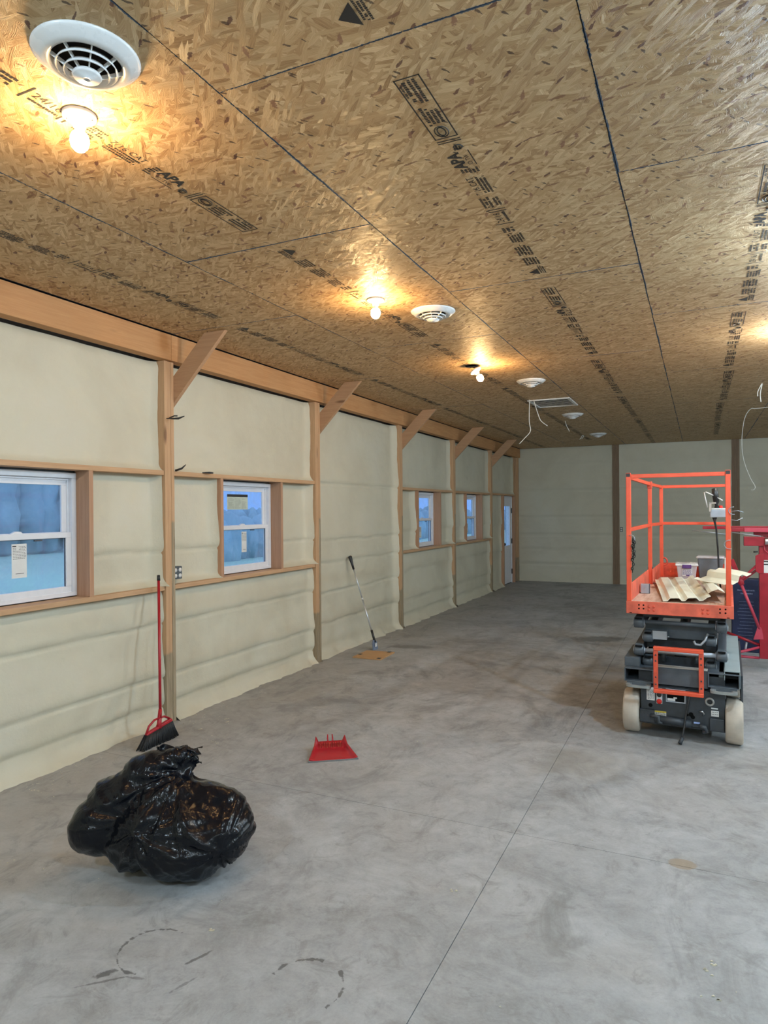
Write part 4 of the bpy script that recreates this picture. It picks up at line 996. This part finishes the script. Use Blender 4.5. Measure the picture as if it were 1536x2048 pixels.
# ================================================================== red panel hoist
t = thing('panel_hoist', (7.1, 21, 0), 'red drywall panel hoist with mast and folding tripod, cut by the right edge', 'panel hoist')
def hp(nm, mb, m_=M_hoist, bv=.01): return obj(nm, mb, m_, t, bv)
hp('mast', MB().box(-.14, .32, -.12, .2, .46, 4.7)); hp('mast_inner', MB().box(0, .18, -.02, .1, 4.6, 5.0))
hp('cradle_tube', MB().beam((-1.2, -.2, 5.02), (2.2, -.2, 5.02), .12, .13)); hp('cradle_tube', MB().beam((-1.94, .3, 5.08), (2.2, .3, 5.1), .1, .11))
hp('cradle_tube', MB().beam((-.62, -.3, 5.02), (2.2, -.3, 4.99), .13, .15), M_pink); hp('cradle_under', MB().box(-.3, .6, -.1, .15, 4.80, 4.94))
hp('head_bracket', MB().box(-.62, .1, -.2, .12, 4.45, 4.78)); hp('winch_drum', MB().lathe([(0, -.1), (.14, -.1), (.14, .1), (0, .1)], (.12, -.25, 4.62), 18, (1, 0, 0)), M_metal)
hp('cradle_rod', MB().tube([(-2.3, -.3, 5.0), (-1.2, -.3, 4.86)], .018, 6), M_galv, 0); hp('cradle_rod', MB().tube([(-1.0, -.35, 4.93), (-.1, -.35, 4.80)], .018, 6), M_galv, 0)
hp('rope_loop', MB().tube([(.0, -.2, 4.55), (.02, -.2, 4.3), (.12, -.2, 4.22), (.22, -.2, 4.35), (.2, -.2, 4.6)], .02, 6), M_pink, 0)
hp('knob', MB().tube([(-.32, -.1, 4.23), (-.18, -.1, 4.24)], [.03, .02], 8), M_black, 0)
hp('side_plate', MB().prism([(-.26, -.16, 3.55), (-.26, -.16, 4.1), (-.12, -.16, 4.18), (-.0, -.16, 4.18), (-.0, -.16, 3.5), (-.12, -.16, 3.46)], (0, .06, 0)))
hp('brace_tube', MB().beam((-.72, -.1, 3.22), (-.2, -.1, 3.78), .07, .08)); hp('brace_tube', MB().beam((-.72, .05, 3.14), (-.16, .05, 3.62), .07, .08))
hp('brace_tube', MB().beam((-1.02, -.12, 3.95), (-.68, -.12, 3.05), .1, .16)); hp('brace_knuckle', MB().lathe([(0, -.1), (.1, -.1), (.1, .1), (0, .1)], (-.72, -.08, 3.15), 14, (0, 1, 0)))
hp('brace_pole', MB().tube([(-.72, -.1, 3.1), (-.14, -.1, 1.5)], .052, 12), M_pink, 0)
hp('leg_shoe', MB().prism([(-.2, -.14, 1.6), (-.08, -.14, 1.55), (-.02, -.14, 1.15), (-.34, -.14, 1.12)], (0, .08, 0)), M_pink)
for (a, b, m2) in (((-1.25, .5, 1.25), (-.14, 0, .92), M_hoist), ((-1.4, -.5, .5), (-.14, -.05, .85), M_pink), ((-1.3, .1, .46), (-.14, 0, .46), M_pink)):
    hp('leg', MB().tube([a, b], .05, 10), m2, 0)
hp('leg_tie', MB().tube([(-.55, -.1, 1.0), (-.6, -.2, .72)], .035, 8), M_galv, 0)
for x, y in ((-1.35, -.5), (-1.3, .3), (.9, 0)):
    hp('caster', MB().lathe([(0, -.05), (.16, -.05), (.17, 0), (.16, .05), (0, .05)], (x, y, .17), 18, (0, 1, 0)), M_black, 0)
    hp('caster_fork', MB().box(x-.03, x+.03, y-.07, y+.07, .2, .46), M_metal)
hp('leg', MB().tube([(.2, 0, .46), (.95, 0, .46)], .05, 10), M_hoist, 0)
lb = hp('warning_label', MB().box(-.08, .14, -.128, -.122, 3.5, 3.95), M_label, 0)
obj('label_band', MB().box(-.08, .14, -.132, -.128, 3.78, 3.82).box(-.08, .14, -.132, -.128, 3.88, 3.93), M_black, lb)
# ================================================================== navy carton behind the hoist
t = thing('navy_carton', (6.74, 24.3, 0), 'tall navy blue printed carton standing behind the red hoist', 'box')
cbx = obj('carton_body', MB().box(-.52, .50, 0, .7, 0, 2.93), M_navy, t, bevel=.02)
m_ = MB(); rd = random.Random(6)
def pline(x0, x1, z, hh):
    s = x0
    while s < x1: e = min(x1, s+rd.uniform(.4, .8)*hh*1.2); m_.box(s, e, -.006, -.001, z, z+hh*rd.uniform(.7, 1)); s = e+.2*hh
pline(-.32, .3, 2.46, .06); pline(-.2, .22, 2.33, .06)
for k in range(12): c = rd.uniform(-.05, .05); pline(-.28+c, .24+c, 2.02-k*.135, .022)
tag(obj('printed_lines', m_, M_print, t), kind='stuff')
